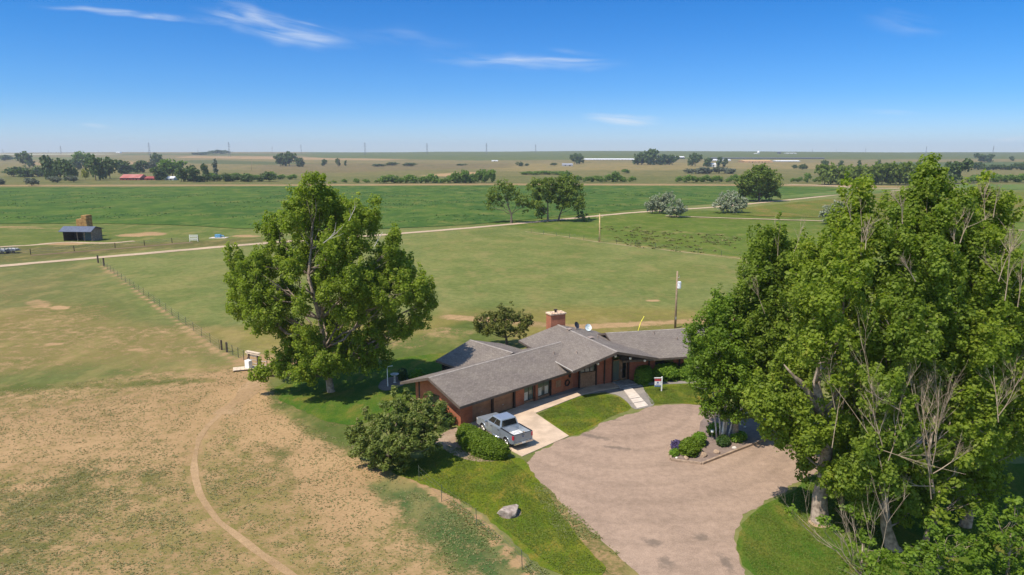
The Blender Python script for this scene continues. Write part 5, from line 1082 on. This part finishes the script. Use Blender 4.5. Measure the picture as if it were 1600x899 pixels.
for lv in range(6):
    for i in range(2):
        for j in range(2):
            if lv == 5 and i == 0: continue
            c = Vector((hb.x + (i - .5) * 1.45 + r_.normal() * .05, hb.y + (j - .5) * 1.35, lv * .98))
            if proto is None: o = MB().box(-.7, .7, -.66, .66, 0, .96).build('hay_bale', hay_m, bevel=.06); proto = o
            else: o = proto.copy(); COL.objects.link(o)
            o.location = c; o.rotation_euler = (0, 0, r_.normal() * .03); nn += 1
            side = ('left', 'right')[i]; dep = ('front', 'back')[j]; tag(o, '%s %s hay bale in the %s layer of the stack behind the shed' % (dep, side, ('bottom', 'second', 'third', 'fourth', 'fifth', 'top')[lv]), 'hay bale', 'hay bales stacked behind the shed')
for i, lab in enumerate(('loose hay bale lying left of the stack behind the shed', 'loose hay bale lying far left of the stack behind the shed')):
    o = proto.copy(); COL.objects.link(o); o.location = (hb.x - 2.3 - i * 1.5, hb.y - .3, 0 + (1.7 if 0 else 0)); o.scale = (1, 1, 1.2 if i else 2.2); tag(o, lab, 'hay bale', 'hay bales stacked behind the shed')
def trailer(x, y, wpx, label, seed):
    p = G(x, y); k = 1 / ppm(p); w_ = wpx * k / 2; o = empty('flat_trailer', p, label, 'trailer', 'grey trailers at the left edge'); g_ = mat('dull_grey_steel', (.14, .15, .17), .6, .3)
    MB().box(-w_, w_, -.9, .9, .55, .68).build('deck', g_, o, world=False); r = np.random.default_rng(seed)
    ld = MB(); 
    for i in range(5): ld.tube([(-w_ * .9 + r.random() * .3, -.6 + i * .28, .82 + (i % 2) * .16), (w_ * .85, -.6 + i * .28, .82 + (i % 2) * .16)], .13, 6)
    ld.build('load', mat('grey_pipes', (.32, .34, .36), .5), o, world=False)
    rl_ = MB()
    for s in (-1, -.33, .33, 1): rl_.box(s * w_ * .95 - .04, s * w_ * .95 + .04, -.88, -.8, .68, 1.35)
    rl_.box(-w_, w_, -.885, -.80, 1.36, 1.44); rl_.build('rack', g_, o, world=False)
    for s in (-.55, -.2, .5):
        MB().tube([(w_ * s, -.95, .32), (w_ * s, -.78, .32)], .32, 14).build('wheel', MATS['tyre_rubber'], o, world=False)
trailer(3, 396.5, 20, 'grey trailer cut by the left edge of the picture', 1); trailer(21, 395.5, 17, 'grey trailer loaded with pipes left of the shed, right of another', 2)
p = G(342, 372); pm = empty('irrigation_pump', p, 'small bright blue pump on a pale pad beyond the farm road', 'pump')
MB().box(-2.2, 2.2, -1.2, 1.2, 0, .12).build('pad', slab_m, pm, world=False); MB().box(-.9, .6, -.5, .5, .12, .95).build('housing', mat('bright_blue', (.10, .26, .42), .5), pm, world=False, bevel=.08); MB().tube([(.6, 0, .6), (1.3, 0, .6), (1.5, 0, .1)], .12, 8).build('pipe', MATS['bright_blue'], pm, world=False)

# ------------------------------------------------------------------ middle distance trees
def mtree(name, x, y, lobes, trunk, leafm, label, seed, cat='tree', dens=.9, per=44, leaf=.5, rc=(.8, 1.5), tr=.4, zmin=1., barkm=bark_d, **kw):
    return make_tree(name, G(x, y), lobes, [(x, y)] + trunk, leafm, barkm, label, cat, dens=dens, per=per, leaf=leaf, rc=rc, tr=tr, seed=seed, zmin=zmin, **kw)
mtree('open_elm_tree', 799, 349, [(785, 292, 18, 12), (768, 305, 14, 14), (765, 322, 8, 14), (800, 300, 16, 12), (815, 312, 12, 14), (790, 308, 14, 10), (820, 322, 8, 12), (778, 315, 10, 8)], [(799, 335, 0), (794, 322, 0), (790, 305, 0)], leaf_elm, 'thin crowned elm with branches showing, leftmost of the field trees', 61, dens=1.0, per=26, leaf=.48, rc=(.7, 1.2))
mtree('field_elm_tree', 856, 347, [(840, 292, 18, 14), (862, 286, 20, 12), (850, 305, 22, 14), (836, 318, 14, 12), (868, 305, 16, 14), (845, 330, 10, 10), (878, 295, 14, 12)], [(856, 335, 0), (856, 318, 0), (855, 300, 0)], leaf_elm, 'full crowned elm in the middle of the field tree row', 62)
mtree('field_elm_tree', 872, 346, [(885, 284, 18, 13), (900, 296, 14, 16), (895, 312, 18, 14), (880, 318, 16, 12), (905, 320, 10, 14), (888, 300, 16, 12)], [(875, 335, 0), (882, 318, 0), (888, 300, 0)], leaf_elm, 'leaning elm at the right end of the field tree row', 63)
mtree('dark_field_bush', 911, 346, [(910, 334, 10, 9), (904, 340, 8, 6), (916, 341, 6, 5)], [(911, 340, 0), (911, 334, 0)], leaf_far, 'dark low bush at the foot of the leaning elm', 64, 'bush', leaf=.35, rc=(.5, .9), tr=.1, zmin=.2)
for i, (x, y, lb, lab) in enumerate(((1030, 334, [(1030, 315, 18, 14), (1018, 322, 11, 11), (1042, 308, 12, 11), (1036, 324, 14, 10)], 'wide silvery Russian olive bush, the left of a touching pair'),
     (1057, 340, [(1057, 322, 14, 14), (1050, 330, 10, 9), (1065, 328, 10, 10)], 'rounder silvery Russian olive bush, the right of a touching pair'),
     (1144, 333, [(1140, 310, 20, 13), (1128, 320, 14, 11), (1160, 318, 12, 12), (1145, 324, 20, 9)], 'silvery Russian olive bush in front of the big round tree'),
     (1300, 350, [(1298, 330, 16, 11), (1310, 320, 11, 9), (1292, 338, 14, 9)], 'silvery Russian olive bush peeping over the cottonwood tops'))):
    mtree('silver_olive_bush', x, y, lb, [(x, y - 8, 0), (x, y - 16, 0)], leaf_olive, lab, 70 + i, 'bush', leaf=.42, rc=(.6, 1.1), tr=.15, zmin=.3, dens=1.3, group='silvery olive bushes in the fields', yspread=.5)
mtree('big_round_tree', 1186, 315, [(1186, 278, 26, 20), (1165, 285, 16, 16), (1208, 282, 14, 18), (1180, 298, 24, 12), (1205, 300, 14, 10), (1160, 300, 12, 10), (1190, 265, 16, 9)], [(1186, 305, 0), (1186, 290, 0), (1186, 275, 0)], leaf_elm, 'big round green tree standing on the dirt road right of the silvery bushes', 75, leaf=.7, rc=(1.2, 2.2), dens=.7, tr=.6)

# ------------------------------------------------------------------ far trees and bushes: prototypes, then copies
def proto_tree(kind, seed, leafm):
    r = np.random.default_rng(seed); o = empty(kind, (0, 0, 0))
    if kind == 'far_bush': lob = [(r.uniform(-.5, .5), r.uniform(-.3, .3), r.uniform(.3, .6), r.uniform(.3, .5), r.uniform(.3, .45), r.uniform(.28, .4)) for _ in range(5)]
    elif kind == 'far_poplar': lob = [(r.uniform(-.12, .12), 0, z, .22 * (1.2 - z * .6), .22, .2) for z in np.linspace(.25, .85, 5)]
    else: lob = [(r.uniform(-.3, .3), r.uniform(-.3, .3), r.uniform(.2, .74), r.uniform(.2, .32), r.uniform(.22, .34), r.uniform(.18, .26)) for _ in range(11)]
    C, Rr, T = clumps_in_lobes(lob, 190 if kind != 'far_poplar' else 260, (.06, .12), seed, .03)
    V, Fa, tone = leaf_cloud(C, Rr, 9, .085, seed=seed, tone_c=T)
    mesh_obj('crown', V, Fa, leafm, o, world=False, attrs={'tone': ('FLOAT', 'FACE', tone)})
    mb = MB(); mb.tube([(0, 0, -.05), (.01, 0, .25), (0, 0, .55)], [.024, .018, .01], 5)
    for l in lob[:4]: mb.tube([(0, 0, .22), (l[0] * .5, l[1] * .5, l[2] * .6), l[:3]], [.012, .008, .004], 4)
    mb.build('trunk', bark_d, o, world=False); return o
POOL = {}
def far(kind, x, y, wpx, hpx, leafm, label, cat, group, Yb=None):
    """x centre, y foot, width and height in photo px"""
    key = (kind, leafm.name)
    if key not in POOL: POOL[key] = [None, None, None]
    i = random.randrange(3)
    b = G(x, y) if Yb is None else Vector((AT(x, y, Yb).x, Yb, float(hfun(AT(x, y, Yb).x, Yb)))); k = 1 / ppm(b); w_ = 0
    if POOL[key][i] is None: o = POOL[key][i] = proto_tree(kind, 100 + i * 7 + len(POOL) * 31, leafm)
    else: o = copy_tree(POOL[key][i])
    o.location = b; h_ = hpx * k * 1.22; w_ = None or wpx * k * 1.1; o.scale = (w_ * (1 if kind != 'far_poplar' else 1.8), w_ * (1 if kind != 'far_poplar' else 1.8), h_ / .97)
    o.rotation_euler = (0, 0, random.uniform(-.5, .5) + random.choice((0, math.pi))); tag(o, label, cat, group); return o
# bush row along the far edge of the irrigated field: (x0, x1, foot y, spacing, width, height, material, where)
ORD = ('leftmost', 'second', 'third', 'fourth', 'fifth', 'sixth', 'seventh', 'eighth', 'ninth', 'tenth', 'eleventh', 'twelfth', 'thirteenth', 'fourteenth', 'fifteenth')
rows_ = [(603, 735, 286.5, 11, 16, 11, leaf_fargreen, 'willow bush beyond the field, left of the field elms'),
         (712, 768, 286.5, 7, 13, 16, leaf_fargreen, 'tall willow in the dense clump above the elms'),
         (900, 985, 285, 13, 13, 10, leaf_fargreen, 'willow bush beyond the field, right of the elms'),
         (1060, 1165, 285, 13, 14, 10, leaf_fargreen, 'willow bush left of the big round tree'),
         (1235, 1275, 285, 14, 9, 7, leaf_fargreen, 'small bush right of the big round tree'),
         (1520, 1610, 285, 13, 18, 10, leaf_fargreen, 'green field edge bush at the right edge'),
         (1530, 1610, 266, 12, 16, 10, leaf_far, 'dark far tree at the right edge'),
         (820, 880, 273, 12, 20, 6, leaf_fargreen, 'low willow in dry ground behind the elms'),
         (505, 590, 286, 17, 7, 5, leaf_fargreen, 'tiny bush just above the big cottonwood'),
         (1075, 1145, 272, 11, 16, 9, leaf_fargrey, 'grey sage bush before the white far house'),
         (300, 420, 284, 13, 18, 12, leaf_far, 'dark bush beyond the field, below striped hills'),
         (330, 455, 281, 19, 16, 9, leaf_fargreen, 'green bush behind the dark bush row')]
for x0, x1, fy, sp2, w_, h_, m_, lab in rows_:
    n = max(2, round((x1 - x0) / sp2))
    for i in range(n + 1):
        x = x0 + (x1 - x0) * i / n + random.uniform(-2, 2); s_ = random.uniform(.7, 1.25)
        far('far_bush' if h_ < 14 else 'far_tree', x, fy + random.uniform(-.5, .5), w_ * s_, h_ * s_, m_, '%s from left, %s' % (ORD[i], lab), 'bush', lab)
for x, y, w_, h_, kind, m_, lab in (
    (40, 262, 24, 22, 'far_tree', leaf_far, 'round tree on a bare trunk at the far left skyline'), (8, 252, 20, 9, 'far_bush', leaf_far, 'dark low trees at the left edge of the skyline'),
    (22, 276, 30, 14, 'far_bush', leaf_far, 'dark bush mass at the far left of the farmstead'), (42, 277, 30, 17, 'far_bush', leaf_far, 'dark bush mass under the lone skyline tree'), (62, 276, 20, 12, 'far_bush', leaf_fargrey, 'grey bush left of the dark grove by the farmstead'),
    (78, 281, 22, 32, 'far_tree', leaf_far, 'tall dark tree, leftmost of the farmstead grove'), (95, 282, 22, 30, 'far_tree', leaf_far, 'tall dark tree, second from left in the farmstead grove'), (108, 283, 24, 28, 'far_tree', leaf_far, 'tall dark tree left of the yellow bush'),
    (131, 262, 24, 22, 'far_tree', leaf_fargreen, 'rounded green tree behind the farmstead grove'), (118, 266, 18, 16, 'far_tree', leaf_far, 'blue green tree behind the farmstead grove'), (150, 282, 30, 34, 'far_tree', leaf_far, 'tall dark tree right of the yellow bush'),
    (172, 280, 26, 30, 'far_tree', leaf_far, 'tall dark tree just left of the red barn'), (134, 281, 9, 15, 'far_tree', leaf_yellow, 'bright yellow bush in the farmstead grove'), (50, 291, 18, 11, 'far_bush', leaf_fargrey, 'grey sage bush at the field corner below the farmstead'),
    (2, 289, 12, 10, 'far_bush', leaf_fargrey, 'grey sage bush at the left edge by the field'), (90, 286, 16, 9, 'far_bush', leaf_fargrey, 'grey bush in front of the farmstead grove'), (115, 285, 16, 9, 'far_bush', leaf_fargrey, 'second grey bush in front of the farmstead grove'),
    (195, 272, 30, 18, 'far_tree', leaf_far, 'green tree behind the red barn'), (218, 270, 26, 16, 'far_tree', leaf_far, 'green tree between the two red barns'), (245, 262, 18, 20, 'far_tree', leaf_far, 'lone blue green tree above the farmstead'), (236, 268, 16, 16, 'far_tree', leaf_fargrey, 'grey green tree below the lone blue green one'),
    (250, 282, 24, 18, 'far_tree', leaf_far, 'dark tree between the small red barn and the white shed'), (270, 276, 36, 24, 'far_tree', leaf_fargreen, 'broad green tree behind the white shed'), (284, 284, 22, 20, 'far_tree', leaf_far, 'dark tree right of the white shed'), (303, 285, 24, 22, 'far_tree', leaf_far, 'dark tree second right of the white shed'), (322, 282, 12, 22, 'far_tree', leaf_far, 'narrow dark tree right of the farmstead'), (338, 280, 10, 24, 'far_poplar', leaf_fargrey, 'narrow grey poplar right of the farmstead'),
    (438, 260, 18, 17, 'far_tree', leaf_far, 'left tree of the dark grove below the striped hills'), (452, 260, 24, 20, 'far_tree', leaf_far, 'tallest tree of the dark grove below the striped hills'), (468, 261, 14, 12, 'far_tree', leaf_far, 'low right tree of the dark grove'), (472, 261, 8, 12, 'far_poplar', leaf_far, 'small pointed tree right of the dark grove'),
    (507, 260, 9, 10, 'far_tree', leaf_far, 'small round tree in the brown range'), (528, 260, 8, 11, 'far_tree', leaf_far, 'small tree around the far pole'), (540, 259.5, 4, 7, 'far_poplar', leaf_far, 'tiny pointed tree right of the far pole'),
    (590, 260.5, 20, 4, 'far_bush', leaf_far, 'left low dark thicket in the brown range'), (612, 259, 14, 5, 'far_bush', leaf_far, 'middle low dark thicket in the brown range'), (640, 260, 16, 5, 'far_bush', leaf_far, 'right low dark thicket in the brown range'), (720, 259, 14, 3, 'far_bush', leaf_far, 'thin dark thicket on the brown range'),
    (315, 242, 28, 4, 'far_bush', leaf_far, 'low trees on the skyline, left half of the strip'), (345, 241, 30, 6, 'far_bush', leaf_far, 'low trees on the skyline, right half of the strip'),
    (898, 257, 16, 15, 'far_tree', leaf_far, 'left tree by the small grey far shed'), (906, 256, 14, 13, 'far_tree', leaf_far, 'right tree by the small grey far shed'), (813, 260, 10, 7, 'far_bush', leaf_far, 'dark round bush left of the small grey far shed'), (823, 260, 5, 4, 'far_bush', leaf_far, 'tiny bush beside the dark round bush'), (865, 259, 8, 4, 'far_bush', leaf_far, 'tiny bush left of the small grey far shed'),
    (1002, 258, 26, 17, 'far_tree', leaf_far, 'left tree of the far grove beside the long white roofs'), (1015, 258, 26, 21, 'far_tree', leaf_far, 'tallest tree of the far grove beside the long white roofs'), (1033, 258, 20, 14, 'far_tree', leaf_far, 'third tree of the far grove beside the long white roofs'), (1050, 258, 22, 14, 'far_tree', leaf_far, 'right tree of the far grove beside the long white roofs'),
    (1086, 260, 22, 18, 'far_tree', leaf_far, 'broad tree left of the white far house'), (1105, 261, 14, 12, 'far_tree', leaf_far, 'dark tree touching the white far house on its left'), (1123, 261, 9, 13, 'far_poplar', leaf_far, 'pointed tree touching the white far house on its right'), (1132, 261, 9, 11, 'far_poplar', leaf_far, 'second pointed tree right of the white far house'),
    (883, 285, 18, 15, 'far_tree', leaf_fargreen, 'round green tree just behind the right field elm'), (962, 285, 14, 15, 'far_tree', leaf_fargreen, 'taller rounded willow beyond the field, right of the field elms'), (980, 271, 12, 6, 'far_bush', leaf_fargreen, 'small bush in the dry ground behind the willow row'),
    (1242, 264, 6, 6, 'far_bush', leaf_far, 'small dark bush right of the big round tree'), (1254, 266, 10, 9, 'far_bush', leaf_far, 'dark blue bush right of the big round tree'), (1262, 286, 10, 13, 'far_tree', leaf_fargreen, 'small tree before the right grove'),
    (1288, 289, 30, 30, 'far_tree', leaf_elm, 'leftmost tree of the long grove at right'), (1310, 289, 32, 28, 'far_tree', leaf_elm, 'second tree of the long grove at right'), (1332, 289, 30, 30, 'far_tree', leaf_elm, 'third tree of the long grove at right'), (1355, 289, 32, 30, 'far_tree', leaf_elm, 'fourth tree of the long grove at right'), (1378, 289, 32, 32, 'far_tree', leaf_elm, 'fifth tree of the long grove at right'), (1400, 289, 32, 34, 'far_tree', leaf_elm, 'sixth tree of the long grove at right'), (1422, 290, 32, 34, 'far_tree', leaf_elm, 'seventh tree of the long grove at right'), (1442, 290, 30, 34, 'far_tree', leaf_elm, 'rightmost tree of the long grove, behind the tallest cottonwood'),
    (1288, 266, 12, 14, 'far_tree', leaf_far, 'dark tree rising behind the left end of the long grove'), (1314, 262, 9, 9, 'far_poplar', leaf_far, 'small pointed tree behind the long grove'), (1342, 264, 7, 11, 'far_poplar', leaf_far, 'narrow pointed tree behind the long grove'), (1374, 262, 6, 10, 'far_poplar', leaf_far, 'pointed tree behind the middle of the long grove'),
    (1493, 287, 32, 32, 'far_tree', leaf_far, 'dark round tree right of the long grove'), (1478, 282, 10, 24, 'far_poplar', leaf_far, 'narrow dark tree left of the dark round tree'), (1532, 254, 17, 12, 'far_tree', leaf_far, 'left of two round trees on the right hill'), (1544, 254, 14, 11, 'far_tree', leaf_far, 'right of two round trees on the right hill'), (1580, 252, 7, 7, 'far_tree', leaf_far, 'lone small round tree on the right hill')):
    far(kind, x, y, w_, h_, m_, lab, 'tree' if kind != 'far_bush' else 'bush', None)

# ------------------------------------------------------------------ far buildings
def building(name, x, y, wpx, hpx, depth, wallm, roofm, label, rise=.35, rz=0):
    b = G(x, y); k = 1 / ppm(b); w_ = wpx * k / 2; h_ = hpx * k; hw = h_ * (1 - rise); o = empty(name, b, label, 'building', rz=rz)
    MB().box(-w_ * .98, w_ * .98, 0, depth, -1, hw).build('wall', wallm, o, world=False)
    MB().loft([(-w_, -.4, hw), (-w_, depth / 2, h_), (-w_, depth + .4, hw), (-w_, depth / 2, hw - .1)], [(w_, -.4, hw), (w_, depth / 2, h_), (w_, depth + .4, hw), (w_, depth / 2, hw - .1)]).build('roof', roofm, o, world=False)
    n = max(1, int(wpx / 6))
    for i in range(n):
        cx = -w_ * .8 + 1.6 * w_ * (i + .5) / n; MB().box(cx - w_ / n * .25, cx + w_ / n * .25, -.08, -.01, 0 if i % 3 == 1 else hw * .3, hw * .8).build('door' if i % 3 == 1 else 'window', dglass_m, o, world=False)
    return o
red_roof = mat('red_metal_roof', (.36, .10, .08), .6, col2=(.45, .20, .17), scale=.2); red_wall = mat('red_boards', (.20, .05, .04), .8); wroof = mat('white_metal_roof', (.72, .72, .72), .5, var=.03); greyw = mat('grey_wall', (.36, .36, .36), .8)
building('red_barn', 203, 282, 32, 9, 14, red_wall, red_roof, 'long barn with pinkish red roof at the left farmstead', .6)
building('red_barn', 234, 282, 17, 6, 10, red_wall, mat('dark_red_roof', (.28, .06, .05), .6), 'smaller dark red barn right of the long barn', .5)
building('white_shed', 264, 282, 15, 6, 9, greyw, wroof, 'pale roofed shed right of the red barns', .5)
building('grey_shed', 887, 260, 17, 4.5, 12, greyw, mat('grey_roof', (.26, .27, .3), .6), 'small grey far shed below two trees', .5)
building('long_white_roof', 953, 250.5, 78, 2.6, 40, greyw, wroof, 'very long low white roof in the far distance', .6)
building('white_house', 1115, 261, 8, 6, 10, white_m, wroof, 'white far house between dark trees', .4)
building('white_barn', 1063, 248.5, 14, 4, 30, mat('dark_wall', (.06, .06, .07), .8), wroof, 'white roofed far barn right of the far grove', .4)
building('long_white_roof', 1125, 252, 36, 3, 40, greyw, wroof, 'white roof behind the white far house', .6)
building('feedlot_shed', 1200, 248.5, 180, 1.9, 30, MATS['dark_wall'], mat('slate_roof', (.10, .10, .13), .6), 'long dark feedlot shed line under the green skyline hill', .5)
building('tan_silage_pile', 1186, 254.5, 44, 4, 50, mat('tan_silage', (.48, .30, .15), .9), MATS['tan_silage'], 'tan silage heap behind the big round tree', .5)
building('long_white_roof', 1232, 253, 38, 2.2, 30, greyw, wroof, 'thin white roof right of the silage heap', .6)
building('white_shed', 773, 252.6, 10, 2, 14, white_m, wroof, 'tiny white farm on the green hill left of centre', .4)
building('white_shed', 184, 239.5, 6, 2, 20, white_m, wroof, 'tiny white building on the left skyline', .4)
building('grey_shed', 1218.5, 240.5, 3, 3, 20, MATS['dark_wall'], MATS['slate_roof'], 'small dark block on the right skyline', .3)
building('white_shed', 1237, 240.5, 16, 1.3, 30, white_m, wroof, 'thin white building on the skyline beside the dark block', .4)
b = G(1185, 240.5); k = 1 / ppm(b); wt = empty('water_tank', b, 'white domed tank on the right skyline', 'tank')
MB().tube([(0, 0, -1), (0, 0, 2.6 * k), (0, 0, 3.8 * k), (0, 0, 4.5 * k)], [2 * k, 2 * k, 1.5 * k, .5 * k], 14).build('shell', wroof, wt, world=False, smooth=True); MB().box(-7 * k, -1 * k * 2, -2, 2, -1, 1.0 * k).build('annex', white_m, wt, world=False)

# ------------------------------------------------------------------ transmission towers on the skyline
tw_m = mat('tower_steel', (.16, .17, .19), .7, .2)
def tower_proto():
    o = empty('transmission_tower', (0, 0, 0)); mb = MB(); H_ = 1.
    for sx_ in (-1, 1):
        for sy_ in (-1, 1): mb.tube([(sx_ * .09, sy_ * .09, -.05), (sx_ * .03, sy_ * .03, .62), (sx_ * .012, sy_ * .012, 1)], .008, 4)
    for i in range(7):
        z0_, z1_ = i / 7, (i + 1) / 7; f0 = .09 - .085 * z0_; f1 = .09 - .085 * z1_
        mb.tube([(-f0, -f0, z0_), (f1, -f1, z1_)], .005, 4); mb.tube([(f0, f0, z0_), (-f1, f1, z1_)], .005, 4)
    mb.build('mast', tw_m, o, world=False)
    for z_, w_ in ((.68, .16), (.80, .13), (.92, .10)): MB().tube([(-w_, 0, z_ - .01), (0, 0, z_ + .02), (w_, 0, z_ - .01)], .008, 4).build('crossarm', tw_m, o, world=False)
    return o
tp_ = None
for i, (x, yt, yb, Yb) in enumerate(((94, 228, 243, 2600), (232, 223, 239, 2500), (357, 222, 240, 2300), (425, 229, 240, 3300), (470, 226, 240, 2900), (570, 223, 239, 2700), (667, 224, 239, 2700), (760, 224, 239, 2700), (837, 226, 239, 2900), (967, 233, 239, 4000), (1270, 232, 239, 3700), (1307, 233, 239, 4000), (1353, 231, 239, 3700), (1448, 229, 239, 3300), (1553, 228, 239, 3100), (4, 233, 241, 4000), (75, 234, 240, 4000), (153, 234, 240, 4000), (309, 231, 240, 3800), (386, 233, 240, 4000), (1023, 234, 239, 4200))):
    if tp_ is None: o = tp_ = tower_proto()
    else: o = copy_tree(tp_)
    t_ = AT(x, yt, Yb); z0 = float(hfun(t_.x, Yb)); s_ = t_.z - z0; o.location = (t_.x, Yb, z0); o.scale = (s_ * .8, s_ * .8, s_); o.rotation_euler = (0, 0, R(20))
    tag(o, 'thin grey pylon on the %s skyline, %s' % ('left' if x < 550 else 'middle' if x < 1050 else 'right', ('above the white left band' if x == 94 else 'above the lone farmstead tree' if x == 232 else 'tallest, beside the strip of low trees' if x == 357 else 'just left of the dark grove' if x == 425 else 'just right of the dark grove' if x == 470 else 'above the big cottonwood right side' if x == 570 else 'second right of the big cottonwood' if x == 667 else 'left of the field elms' if x == 760 else 'above the field elms' if x == 837 else 'left of the far grove' if x == 967 else 'first right of the domed tank' if x == 1270 else 'second right of the domed tank' if x == 1307 else 'third right of the domed tank' if x == 1353 else 'left of the two round hill trees' if x == 1448 else 'right of the two round hill trees' if x == 1553 else 'at the very left edge' if x == 4 else 'small, left of the tall left pylon' if x == 75 else 'small, above the round farm tree' if x == 153 else 'small, left of the strip of low trees' if x == 309 else 'small, right of the tallest pylon' if x == 386 else 'small, above the far grove')), 'pylon', 'power pylons along the skyline')

# ------------------------------------------------------------------ uncountable plants: tufts and weeds
def tufts(name, P, size, m, seed, blades=3, hz=.5):
    r = np.random.default_rng(seed); n = len(P); idx = np.repeat(np.arange(n), blades); N = len(idx)
    a = r.uniform(0, 2 * math.pi, N); d = np.stack([np.cos(a), np.sin(a), np.zeros(N)], 1); s = (size * r.uniform(.5, 1.3, n))[idx][:, None]
    c = P[idx] + d * s * .15; side = np.stack([-np.sin(a), np.cos(a), np.zeros(N)], 1)
    top = c + d * s * r.uniform(.3, .8, (N, 1)) + np.array([0, 0, 1]) * s * hz * r.uniform(.5, 1.2, (N, 1))
    V = np.stack([c - side * s * .35, c + side * s * .35, top + side * s * .12, top - side * s * .12], 1).reshape(-1, 3)
    return mesh_obj(name, V, np.arange(4 * N).reshape(N, 4), m, attrs={'tone': ('FLOAT', 'FACE', np.clip(r.random(n)[idx] * .8 + r.random(N) * .2, 0, 1))})
def scatter(polys, n, seed, keep=None, excl=()):
    r = np.random.default_rng(seed); out = []
    for poly, share in polys:
        w = wp(poly); xs = [p[0] for p in w]; ys = [p[1] for p in w]; X = r.uniform(min(xs), max(xs), int(n * share * 2)); Y = r.uniform(min(ys), max(ys), int(n * share * 2))
        k = poly_sd(X, Y, w) < 0
        for e in excl: k &= ~(poly_sd(X, Y, wp(e)) < 0)
        X, Y = X[k], Y[k]
        if keep is not None: k = keep(X, Y) > r.random(len(X)); X, Y = X[k], Y[k]
        out.append(np.stack([X, Y, np.zeros(len(X)) + .0], 1))
    return np.concatenate(out)
tuft_m = leafmat('dry_tuft', (.13, .14, .045), (.28, .25, .11), .3)
lotpoly = [(-80, 640), (0, 612), (180, 590), (330, 580), (395, 570), (425, 600), (455, 655), (560, 700), (640, 760), (700, 800), (790, 870), (840, 960), (-300, 960)]
tr_line = [G(*q)[:2] for q in ((400, 598), (345, 645), (305, 700), (303, 740), (312, 780), (345, 820), (400, 860), (460, 899), (560, 980))]
P = scatter([(lotpoly, 1)], 90000, 91, keep=lambda X, Y: (.25 + .75 * sstep(.35, .65, fbm(X, Y, 1.1, 4, 3))) * (line_sd(X, Y, tr_line) > .5) * (.35 + .65 * sstep(.35, .65, fbm(X, Y, 14, 33, 2))))
tag(tufts('grass_tufts', P, .10, tuft_m, 92, hz=.35), 'sparse dry grass tufts dotting the bare paddock', 'grass', kind='stuff')
fl_line = [G(*q)[:2] for q in ((645, 745), (690, 778), (745, 818), (816, 888), (870, 950))]
P = scatter([([(820, 716), (850, 760), (900, 800), (940, 840), (1010, 905), (960, 930), (880, 850), (840, 780)], .3), ([(640, 770), (700, 775), (790, 845), (860, 899), (900, 940), (700, 900)], .5)], 26000, 93, keep=lambda X, Y: sstep(.4, .6, fbm(X, Y, 1.6, 14, 3)) * (.12 + np.exp(-line_sd(X, Y, fl_line) / .6) + .6 * (X > 1.5)))
tag(tufts('rough_grass', P, .10, leafmat('rough_grass_blade', (.13, .165, .045), (.25, .25, .09), .35), 94, hz=.5), 'rough longer grass along the lawn fringe and fence line', 'grass', kind='stuff')
P = scatter([([(900, 366), (960, 352), (1060, 360), (1160, 372), (1180, 392), (1130, 398), (1050, 392), (1000, 388), (940, 376)], 1)], 200, 95, keep=lambda X, Y: sstep(.38, .62, fbm(X, Y, 12, 8, 2)))
r_ = np.random.default_rng(4); P = np.repeat(P, 5, 0) + r_.normal(size=(len(P) * 5, 3)) * np.array([.35, .35, .0])
tag(tufts('pasture_weeds', P, .5, leafmat('weed_leaf', (.06, .09, .02), (.24, .22, .08), .3), 96, blades=4, hz=.45), 'dark weed clumps scattered over the green pasture right of the honey pole', 'weeds', kind='stuff')
P = scatter([([(0, 300), (300, 300), (700, 297), (1200, 300), (1170, 314), (1000, 325), (800, 344), (500, 356), (200, 348), (-60, 348), (-60, 300)], 1)], 16000, 97, keep=lambda X, Y: sstep(.5, .7, fbm(X * .4, Y, 10, 18, 3)))
P[:, 2] = .12; tag(tufts('crop_plants', P, .5, leafmat('crop_leaf', (.02, .06, .012), (.05, .11, .02), .2), 98, blades=3, hz=.4), 'darker crop plants streaking the irrigated field', 'crop', kind='stuff')

lawn_areas = [([(600, 735), (700, 697), (797, 718), (846, 757), (893, 830), (950, 895), (880, 900), (770, 812), (660, 752)], .42), ([(1160, 860), (1168, 810), (1245, 768), (1300, 740), (1400, 730), (1400, 960), (1200, 930)], .4), ([(840, 647), (915, 619), (966, 621), (985, 638), (935, 660), (893, 680)], .2), ([(1006, 608), (1090, 600), (1090, 630), (1018, 632)], .08)]
P = scatter(lawn_areas, 90000, 101, keep=lambda X, Y: .3 + .7 * sstep(.35, .6, fbm(X, Y, 1.2, 44, 3))); P[:, 2] = .012
tag(tufts('lawn_grass', P, .055, leafmat('lawn_blade', (.075, .13, .012), (.17, .20, .025), .3), 102, hz=.7), 'short grass blades of the mown lawns', 'grass', kind='stuff')
# ------------------------------------------------------------------ air
hz = MB().box(-11000, 11000, -150, 7000, -2, 140).build('haze', bpy.data.materials.new('haze_air')); tag(hz, 'thin blue air over the far country', 'haze', kind='stuff')
hm = hz.data.materials[0]; hm.use_nodes = True; t = NT(hm.node_tree); t.n.clear(); pv_ = t.n.new('ShaderNodeVolumePrincipled'); pv_.inputs['Color'].default_value = (.80, .88, 1, 1); pv_.inputs['Density'].default_value = 0.00012; pv_.inputs['Anisotropy'].default_value = .2
o_ = t.n.new('ShaderNodeOutputMaterial'); t.l.new(pv_.outputs[0], o_.inputs['Volume'])
